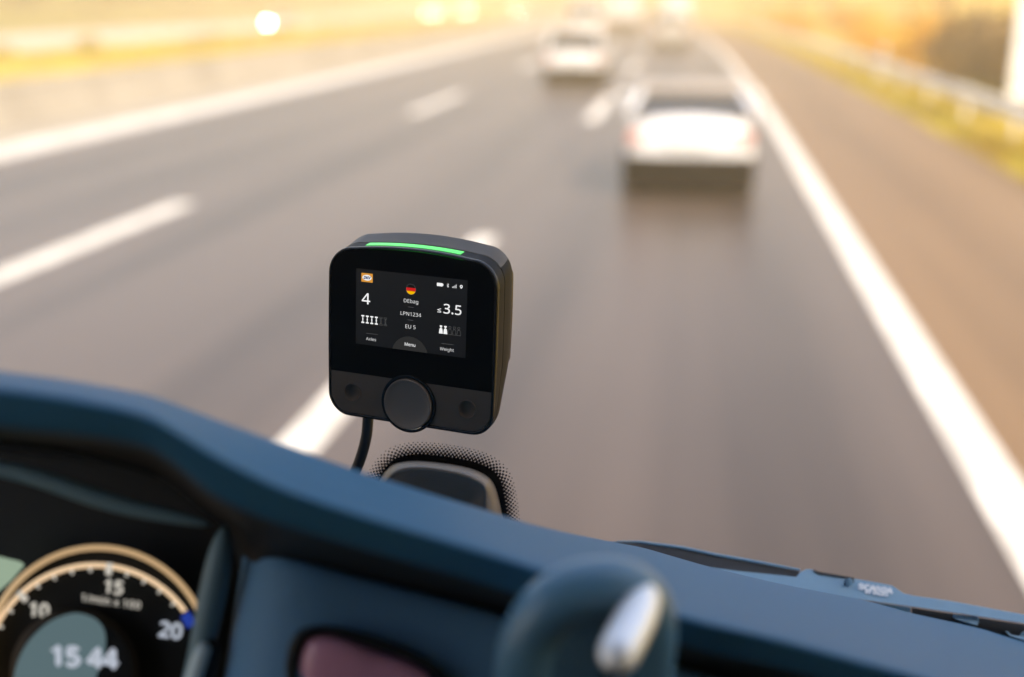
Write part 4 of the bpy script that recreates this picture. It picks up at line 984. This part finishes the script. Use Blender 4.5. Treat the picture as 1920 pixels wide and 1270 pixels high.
sy_ = (P(1592, 1102, ZW) - bc).normalized()


def disc_stack(c, prof, n=24):
    return MB().loft([[c + (sx_ * math.cos(t) + sy_ * math.sin(t)) * r - fwd * h for t in [2 * math.pi * k / n for k in range(n)]] for r, h in prof], True, False, True)


part(disc_stack(bc, [(.0034, 0), (.0034, .0004), (.0030, .0005)]), 'bolt_seat', M['rubber'], wp)
part(disc_stack(bc - sy_ * .0006, [(.0026, .0004), (.0026, .0022), (.0022, .0026)]), 'bolt', M['wiper'], wp)
lt = MB()
sl = R(8.2)


def arm_put(u, v):
    return lambda x, y, i: P(u + x * math.cos(sl) + y * math.sin(sl), v + x * math.sin(sl) - y * math.cos(sl), ZW - .0009 - i * .00003 - ((v + x * math.sin(sl) - y * math.cos(sl)) - 1085 - .2 * ((u + x) - 1580)) * .00022)


w1 = text_width('SCANIA', 8.6)
text(lt, 'SCANIA', lambda x, y, i: arm_put(1609, 1104)(x * 59 / w1, y, i), 9.4, .09)
w1 = text_width('BY VALEO', 5.6)
text(lt, 'BY VALEO', lambda x, y, i: arm_put(1621.5, 1112.5)(x * 41 / w1, y, i), 6.0, .06)
part(lt, 'lettering', M['letter'], wp, smooth=False)
part(plate_(c8([(1288, 868), (1920, 962), (2400, 1060), (2400, 1150), (1920, 1062), (1800, 1030), (1660, 985), (1530, 955), (1288, 912)]), ZW + .012, .02), 'cowl_gap', M['rubber'], smooth=False)
part(plate_(c8([(1522, 903), (1660, 918), (1668, 930), (1662, 968), (1640, 966), (1535, 935), (1520, 920)]), ZW + .004, .007), 'nozzle', M['wiper'], bevel=.001, smooth=False)
part(plate_(c8([(1012, 830), (1284, 866), (1280, 908), (1100, 868)]), ZW + .010, .01), 'cowl_lip', M['wiper'], smooth=False)
part(plate_(c8([(1812, 1000), (1835, 1004), (1842, 1020), (2300, 1095), (2300, 1150), (1925, 1056), (1870, 1040), (1840, 1028)]), ZW + .004, .008), 'wiper_bracket', M['wiper'], bevel=.001, smooth=False)
bc2 = P(1920, 1193, ZW + .002)
part(disc_stack(bc2, [(.0034, 0), (.0034, .0016), (.0028, .0022)]), 'bracket_bolt', M['wiper'])

# cab shell behind and above the eye
x0, x1, yb, yf, zf_, zr = -.66, 1.75, -1.25, .53, 1.15, 3.25
part(MB().box(x0 - .04, x1 + .04, yb, .20, zr, zr + .06), 'cab_roof', M['lining'], smooth=False)
part(MB().box(x0 - .04, x1 + .04, .202, yf + .12, zr + .02, zr + .026), 'added_roof_pane', M['glass'], smooth=False)  # added pane over a shortened roof, lets skylight onto the dash
part(MB().box(x0, x1, yb - .05, yb - .002, zf_ - .2, zr - .002), 'back_wall', M['lining'], smooth=False)
part(MB().box(x0, x1, yb, yf - .05, zf_ - .2, zf_ - .14), 'cab_floor', M['lining'], smooth=False)
for xs, xe in ((x0 - .04, x0 - .002), (x1 + .002, x1 + .04)):
    sw = MB()
    sw.box(xs, xe, yb, yf, zf_ - .14, 2.16)
    sw.box(xs, xe, yb, -.75, 2.162, zr - .002)
    sw.box(xs, xe, .36, yf, 2.162, zr - .002)
    sw.box(xs, xe, -.748, .358, 2.90, zr - .002)
    part(sw, 'cab_door', M['lining'], smooth=False)
part(MB().box(x0, x1, yf - .04, yf - .005, zf_ - .14, 2.02), 'bulkhead', M['lining'], smooth=False)


# ------------------------------------------------------------------ toll box on the windscreen
def rodrigues(w):
    v = Vector(w)
    return Matrix.Rotation(v.length, 3, v.normalized())


_Rc = rodrigues((0.22704058608522762, 0.35919034521393534, 0.08001608316932947))
_tc = Vector((-46.90839048867967, 0.4882415554230039, 537.7494165379333)) / 1000
_flip = Matrix(((1, 0, 0), (0, -1, 0), (0, 0, -1)))          # picture axes to camera axes
_loc = Matrix(((1, 0, 0), (0, 0, -1), (0, 1, 0)))            # box axes (right, back, up) to picture axes (right, down, back)
MX = CAM_M @ (Matrix.Translation(_flip @ _tc) @ (_flip @ _Rc @ _loc).to_4x4())
box = empty('toll_box', matrix=MX)
tag(box, 'black toll box with lit screen, round knob and green light strip on the windscreen', 'toll box')


def q(x, y, z=0.0):
    """Front-plane millimetres (x right, y down, z to the back) to box space."""
    return Vector((x / 1000, z / 1000, -y / 1000))


def outline(hw, top, shoulder, bot, r=11.0, n=10, sag=0.6):
    """Rounded square with an arched top edge; same point count for every size."""
    pts = []
    rt = r + 1.5
    # top edge left to right
    for k in range(25):
        t = -1 + 2 * k / 24
        x = t * (hw - rt)
        pts.append((x, -(shoulder + (top - shoulder) * (1 - t * t))))
    for k in range(1, n):
        a = math.pi / 2 * k / n
        pts.append((hw - rt + math.sin(a) * rt, -(shoulder - rt + math.cos(a) * rt)))
    for k in range(9):
        t = k / 8
        pts.append((hw + sag * math.sin(t * math.pi) * .4, -(shoulder - rt) + t * ((bot - r) + (shoulder - rt))))
    for k in range(1, n):
        a = math.pi / 2 * k / n
        pts.append((hw - r + math.cos(a) * r, bot - r + math.sin(a) * r))
    for k in range(13):
        t = 1 - 2 * k / 12
        pts.append((t * (hw - r), bot))
    for k in range(1, n):
        a = math.pi / 2 * k / n
        pts.append((-hw + r - math.sin(a) * r, bot - r + math.cos(a) * r))
    for k in range(9):
        t = 1 - k / 8
        pts.append((-hw - sag * math.sin(t * math.pi) * .4, -(shoulder - rt) + t * ((bot - r) + (shoulder - rt))))
    for k in range(1, n):
        a = math.pi / 2 * k / n
        pts.append((-hw + rt - math.cos(a) * rt, -(shoulder - rt + math.sin(a) * rt)))
    return pts


def zback(y, z):
    """The back slopes forward towards the bottom of the box."""
    if y < 8:
        return z
    k = max(0.28, 1 - .72 * (y - 8) / 30)
    return z * k


def sec(hw, top, sh, bot, z, wedge=True, r=11.0):
    return [q(x, y, zback(y, z) if wedge else z) for x, y in outline(hw, top, sh, bot, r)]


front_rim = MB()
front_rim.loft([sec(41.0, 41.1, 38.9, 39.5, .2, False, 10), sec(41.15, 41.25, 39.05, 39.75, -.35, False, 10.2), sec(41.7, 41.6, 39.4, 40.3, -.5, False, 10.6),
                sec(42.2, 42.0, 39.9, 41.0, -.1, False, 11), sec(42.45, 42.2, 40.1, 41.3, .9, False, 11), sec(42.4, 42.2, 40.1, 41.2, 2.2, True, 11)])
front_rim.build('rim', M['gloss'], box, angle=60)
sh = MB()
sh.loft([sec(42.4, 42.2, 40.1, 41.2, 2.25), sec(42.5, 42.5, 40.5, 41.2, 5), sec(42.3, 42.9, 41.0, 41.0, 8.6), sec(42.0, 42.6, 40.7, 40.8, 8.75), sec(42.0, 42.7, 40.8, 40.8, 9.0)])
sh.build('front_shell', M['shell_top'], box, angle=30)
secs = [sec(42.0, 42.7, 40.8, 40.8, 9.05), sec(42.3, 43.2, 41.2, 41.0, 9.2), sec(42.4, 44.4, 42.3, 41.0, 13.5), sec(42.2, 45.9, 43.6, 40.6, 17.5), sec(41.8, 46.4, 44.0, 40.2, 19.2), sec(41.0, 46.0, 43.5, 39.5, 20.2), sec(38.5, 43.5, 41.0, 37.5, 20.6)]
NP = len(secs[0])
i0, i1 = NP - 6, 30
top_i = list(range(i0, NP)) + list(range(0, i1 + 1))
low_i = list(range(i1, i0 + 1))
MB().loft([[s_[i] for i in low_i] for s_ in secs], False).add(secs[-1], [tuple(range(NP))]).build('rear_shell', M['shell_top'], box, angle=35)
MB().loft([[s_[i] for i in top_i] for s_ in secs], False).build('lit_shell_top', M['cap'], box, angle=35)  # same shell in a paler tone for the light from above
# green light strip set in the top of the front shell
ld = MB()
ys_, LX = [], 24.0
for zz, lift in ((3.3, -.6), (3.4, .14), (5.6, .18), (7.9, .14), (8.0, -.6)):
    row = []
    for k in range(33):
        x = -25.0 + 47.6 * k / 32
        base = np.interp(zz, [2.2, 5, 8.6], [42.2, 42.5, 42.9])
        shl = np.interp(zz, [2.2, 5, 8.6], [40.1, 40.5, 41.0])
        t = x / (42.4 - 12.5)
        row.append(q(x, -(shl + (base - shl) * (1 - t * t) + lift), zz))
    ld.loft([row, row], False) if False else ys_.append(row)
ld.loft(ys_, False)
for e in (0, 32):
    ld.add([r[e] for r in ys_], [tuple(range(5))])
ld.build('light_strip', M['led'], box, angle=50)

# front glass and keypad below it
BAND = 19.6
gl_o = outline(40.9, 41.0, 38.8, 39.4, 9.9)


def clip_y(pts, y0, lower):
    out = []
    n = len(pts)
    for i in range(n):
        a, b = pts[i], pts[(i + 1) % n]
        ina, inb = ((a[1] >= y0) == lower), ((b[1] >= y0) == lower)
        if ina:
            out.append(a)
        if ina != inb:
            t = (y0 - a[1]) / (b[1] - a[1])
            out.append((a[0] + (b[0] - a[0]) * t, y0))
    return out


up_p = clip_y(gl_o, BAND, False)
lo_p = clip_y(gl_o, BAND + .12, True)
MB().add([q(x, y, 0) for x, y in up_p] + [q(x, y, 1.0) for x, y in up_p], [tuple(range(len(up_p)))] + [(i, (i + 1) % len(up_p), len(up_p) + (i + 1) % len(up_p), len(up_p) + i) for i in range(len(up_p))]).build('front_glass', M['front'], box, smooth=False)
# keypad with two dished keys
kb = bmesh.new()
kp = MB()
KX, KY, KR = 29.4, 29.3, 4.25
bmk = bmesh.new()
loops = [lo_p] + [[(s * KX + math.cos(2 * math.pi * k / 40) * 4.5, KY + math.sin(2 * math.pi * k / 40) * 4.5) for k in range(40)] for s in (-1, 1)]
eds = []
for lp in loops:
    vv = [bmk.verts.new(q(x, y, .05)) for x, y in lp]
    eds += [bmk.edges.new((vv[i], vv[(i + 1) % len(vv)])) for i in range(len(vv))]
bmesh.ops.triangle_fill(bmk, edges=eds, use_beauty=True)
bmk.verts.index_update()
kpl = MB().add([v.co for v in bmk.verts], [[v.index for v in f.verts] for f in bmk.faces])
bmk.free()
keypad = kpl.build('keypad', M['keys'], box, smooth=False)
for s in (-1, 1):
    d = MB()
    n = 40
    d.loft([[q(s * KX + math.cos(2 * math.pi * k / n) * r, KY + math.sin(2 * math.pi * k / n) * r, z) for k in range(n)] for r, z in ((4.6, .04), (4.5, -.25), (4.2, -.25), (3.9, .4), (3.3, 1.3), (2.3, 1.9), (1.1, 2.15), (.2, 2.2))], True, False, True)
    d.build('key', M['keys'], box)
# round knob with its collar
n = 96
KC = (0.0, 30.7)


def kring(r, z, cx=KC[0], cy_=KC[1]):
    return [q(cx + math.cos(2 * math.pi * k / n) * r, cy_ + math.sin(2 * math.pi * k / n) * r, z) for k in range(n)]


MB().loft([kring(13.6, 8), kring(13.9, .6), kring(13.9, -.5), kring(13.7, -.9), kring(13.1, -1.05), kring(12.5, -.8), kring(12.35, .5)], True).build('knob_collar', M['gloss'], box)
MB().loft([kring(12.1, .4), kring(12.1, -1.2), kring(12.0, -1.75), kring(11.75, -2.0), kring(11.4, -2.0), kring(10.9, -1.6), kring(10, -1.1), kring(8, -.6), kring(5, -.25), kring(2, -.1), kring(.3, -.09)], True, False, True).build('knob', M['dialknob'], box)

# screen
SX, ST_, SB = 27.94, -30.54, 5.25


def rect(mb, x0, x1, y0, y1, z):
    return mb.add([q(x0, y0, z), q(x1, y0, z), q(x1, y1, z), q(x0, y1, z)], [(0, 1, 2, 3)])


scr = rect(MB(), -SX, SX, ST_, SB, -.05).build('screen', M['screen'], box, smooth=False)
Z1 = -.09


def ui(mb, name, m):
    return mb.build(name, m, scr, smooth=False)


def line_of(s, xl, xr, ybase, cap, m, name, bold=0.0, shear=0.0):
    mb = MB()
    w = text_width(s, cap)
    k = (xr - xl) / w
    text(mb, s, lambda x, y, i: q(xl + x * k, ybase - y, Z1 - .002 * i), cap, bold, shear)
    return ui(mb, name, m)


line_of('DEbag', -3.6, 4.1, -17.2, 1.68, M['ui_soft'], 'screen_text')
line_of('LPN1234', -5.15, 5.55, -11.15, 1.70, M['ui_soft'], 'screen_text')
line_of('EU 5', -2.6, 2.95, -5.2, 1.72, M['ui_soft'], 'screen_text')
line_of('4', -25.05, -20.45, -14.2, 5.1, M['ui_white'], 'screen_text', .004)
line_of('3.5', 16.25, 25.65, -14.35, 4.3, M['ui_white'], 'screen_text', .004)
line_of('≤', 13.35, 15.55, -14.35, 2.2, M['ui_white'], 'screen_text', .006)
line_of('Axles', -22.5, -17.2, 2.9, 1.42, M['ui_soft'], 'screen_text')
line_of('Menu', -2.75, 3.0, 3.1, 1.5, M['ui_white'], 'screen_text', .004)
line_of('Weight', 15.2, 22.2, 3.05, 1.42, M['ui_soft'], 'screen_text')
mb = MB()
rect(mb, -1.3, 1.6, -15.32, -15.17, Z1)
rect(mb, -1.3, 1.6, -9.28, -9.13, Z1)
rect(mb, -22.5, -16.5, -.43, -.30, Z1)
rect(mb, 15.8, 22.0, -.27, -.14, Z1)
ui(mb, 'divider_lines', M['ui_grey'])
# menu arc
arc = [(-7.9, SB - .02)]
arc = [(math.sin(t) * 9.3 + .05, 7.85 - math.cos(t) * 9.3) for t in np.linspace(-1.288, 1.288, 41)]
ui(MB().add([q(x, y, -.07) for x, y in arc], [tuple(range(41))]), 'menu_tab', M['ui_dim'])
# status icons
mb = MB()
rect(mb, 13.0, 15.85, -27.95, -26.5, Z1)
rect(mb, 15.86, 16.2, -27.55, -26.95, Z1)
for k, h in enumerate((.55, .85, 1.2, 1.65)):
    x = 20.55 + k * .58
    rect(mb, x, x + .27, -26.4 - h, -26.4, Z1)
cxp, cyp, rp = 24.95, -27.45, .68
pin = [(cxp + rp * math.cos(a), cyp - rp * math.sin(a)) for a in np.linspace(R(-25), R(205), 22)]
inner = [(cxp + .3 * math.cos(a), cyp - .3 * math.sin(a)) for a in np.linspace(R(-25), R(205), 22)]
for k in range(21):
    mb.add([q(*pin[k], Z1), q(*pin[k + 1], Z1), q(*inner[k + 1], Z1), q(*inner[k], Z1)], [(0, 1, 2, 3)])
mb.add([q(*pin[0], Z1), q(*inner[0], Z1), q(cxp, cyp + .32, Z1), q(*inner[-1], Z1), q(*pin[-1], Z1), q(cxp, -26.35, Z1)], [(0, 1, 2, 5), (2, 3, 4, 5)])


def stroke(mb, pts, w, z=Z1, close=False):
    if close:
        pts = pts + [pts[0]]
    for (ax, ay), (bx, by) in zip(pts, pts[1:]):
        L = math.hypot(bx - ax, by - ay) or 1
        nx, ny = -(by - ay) / L * w / 2, (bx - ax) / L * w / 2
        mb.add([q(ax + nx, ay + ny, z), q(bx + nx, by + ny, z), q(bx - nx, by - ny, z), q(ax - nx, ay - ny, z)], [(0, 1, 2, 3)])


stroke(mb, [(18.0, -27.6), (18.75, -26.75), (18.38, -26.35), (18.38, -28.05), (18.75, -27.65), (18.0, -26.8)], .15)
ui(mb, 'status_icons', M['ui_white'])
# axle icons: four white, two outlined
ax_on, ax_off, wt_on, wt_off = MB(), MB(), MB(), MB()
for k in range(6):
    x = -24.3 + k * 2.34
    yt, yb_ = -8.8, -5.05
    if k < 4:
        for y in (yt, yb_ - .62):
            ax_on.add([q(x + dx, y + dy, Z1) for dx, dy in ((-.78, .12), (-.66, 0), (.66, 0), (.78, .12), (.78, .5), (.66, .62), (-.66, .62), (-.78, .5))], [tuple(range(8))])
        rect(ax_on, x - .2, x + .2, yt + .625, yb_ - .625, Z1)
        ym = (yt + yb_) / 2
        ax_on.add([q(x + dx, ym + dy, Z1 - .002) for dx, dy in ((-.42, 0), (0, -.5), (.42, 0), (0, .5))], [(0, 1, 2, 3)])
    else:
        for y in (yt, yb_ - .62):
            stroke(ax_off, [(x + dx, y + dy) for dx, dy in ((-.78, .12), (-.6, 0), (.6, 0), (.78, .12), (.78, .5), (.6, .62), (-.6, .62), (-.78, .5))], .11, close=True)
        ym = (yt + yb_) / 2
        stroke(ax_off, [(x - .15, yt + .62), (x - .15, ym - .4), (x - .38, ym), (x - .15, ym + .4), (x - .15, yb_ - .62)], .11)
        stroke(ax_off, [(x + .15, yt + .62), (x + .15, ym - .4), (x + .38, ym), (x + .15, ym + .4), (x + .15, yb_ - .62)], .11)
# weight icons: two white, three outlined
for k in range(5):
    x = 15.5 + k * 2.2
    yt, yb_ = -8.5, -4.75
    bodyp = [(-.98, yb_), (.98, yb_), (.72, yb_ - 2.2), (.3, yb_ - 2.5), (-.3, yb_ - 2.5), (-.72, yb_ - 2.2)]
    headp = [(-.62, yt), (.62, yt), (.62, yt + .5), (.25, yt + 1.0), (-.25, yt + 1.0), (-.62, yt + .5)]
    for p in (bodyp, headp):
        if k < 2:
            wt_on.add([q(x + a, b, Z1) for a, b in p], [tuple(range(6))])
        else:
            stroke(wt_off, [(x + a * .92, b) for a, b in p], .11, close=True)
    if k < 2:
        rect(wt_on, x - .22, x + .22, yt + 1.002, yb_ - 2.502, Z1)
ui(ax_on, 'axle_icon', M['ui_white'])
ui(ax_off, 'outlined_axle_icon', M['ui_grey'])
ui(wt_on, 'weight_icon', M['ui_white'])
ui(wt_off, 'outlined_weight_icon', M['ui_grey'])
# emblem top left: orange field, white oval, slanted navy letters
ui(rect(MB(), -25.2, -19.35, -28.7, -24.55, Z1), 'emblem_field', M['ui_orange'])
ui(MB().add([q(-22.3 + 2.35 * math.cos(a), -26.62 + 1.32 * math.sin(a), Z1 - .004) for a in np.linspace(0, 2 * math.pi, 49)[:-1]], [tuple(range(48))]), 'emblem_oval', M['ui_white'])
mb = MB()
w = text_width('DKV', 1.3)
text(mb, 'DKV', lambda x, y, i: q(-24.2 + x * 3.5 / w, -25.98 - y, Z1 - .008 - .001 * i), 1.3, .045, .25)
ui(mb, 'emblem_letters', M['ui_navy'])
# round flag: black, red, gold
FXc, FYc, FR = .15, -23.55, 2.36


def seg_disc(y0, y1, m, name, r=FR):
    t0, t1 = math.asin(max(-1, min(1, y0 / r))), math.asin(max(-1, min(1, y1 / r)))
    pr_ = [(math.cos(t) * r, math.sin(t) * r) for t in np.linspace(t0, t1, 16)]
    pl_ = [(-a, b) for a, b in reversed(pr_)]
    ui(MB().add([q(FXc + a, FYc + b, Z1) for a, b in pr_ + pl_], [tuple(range(32))]), name, m)


seg_disc(-FR, -.70, M['ui_black'], 'flag_stripe')
seg_disc(-.69, .84, M['ui_red'], 'flag_stripe')
seg_disc(.85, FR, M['ui_gold'], 'flag_stripe')
mb = MB()
stroke(mb, [(FXc + math.cos(a) * (FR + .05), FYc + math.sin(a) * (FR + .05)) for a in np.linspace(0, 2 * math.pi, 64)], .09, Z1 - .004)
ui(mb, 'flag_outline', M['ui_grey'])

# mount plate and the cable
mp_ = outline(40.9, 37.5, 36.5, 13.0, 5)
MB().loft([[q(x * k, y, z) for x, y in mp_] for k, z in ((.97, 20.6), (1.0, 21.0), (1.0, 23.2), (.98, 23.6))], True, True, True).build('mount_plate', M['gloss'], box, angle=40)
MB().loft([kring(14, 23.6, 0, -12), kring(17, 27, 0, -12), kring(17, 29, 0, -12)], True, True, True).build('mount_pad', M['rubber'], box)
cbl = [(-23.6, 36, 5), (-23.8, 43, 5), (-24.5, 51.5, 5), (-26.9, 61.3, 5), (-30.6, 71, 5), (-36, 82, 4), (-43, 95, 2), (-50, 110, -5)]
MB().tube([q(*c) for c in catmull(cbl, 5)], .00265, 16).build('cable', M['rubber'], box)

# ------------------------------------------------------------------ air
hm = bpy.data.materials.new('haze')
hm.use_nodes = True
hn = hm.node_tree
hn.nodes.clear()
pv = hn.nodes.new('ShaderNodeVolumePrincipled')
pv.inputs['Color'].default_value = (1.0, 0.78, 0.47, 1)
pv.inputs['Density'].default_value = 0.0068
pv.inputs['Anisotropy'].default_value = 0.25
ho = hn.nodes.new('ShaderNodeOutputMaterial')
hn.links.new(pv.outputs[0], ho.inputs['Volume'])
hz_ = MB().box(-720, 520, -80, 1420, -1.2, 24).build('haze', hm, smooth=False)
hz_['kind'] = 'stuff'
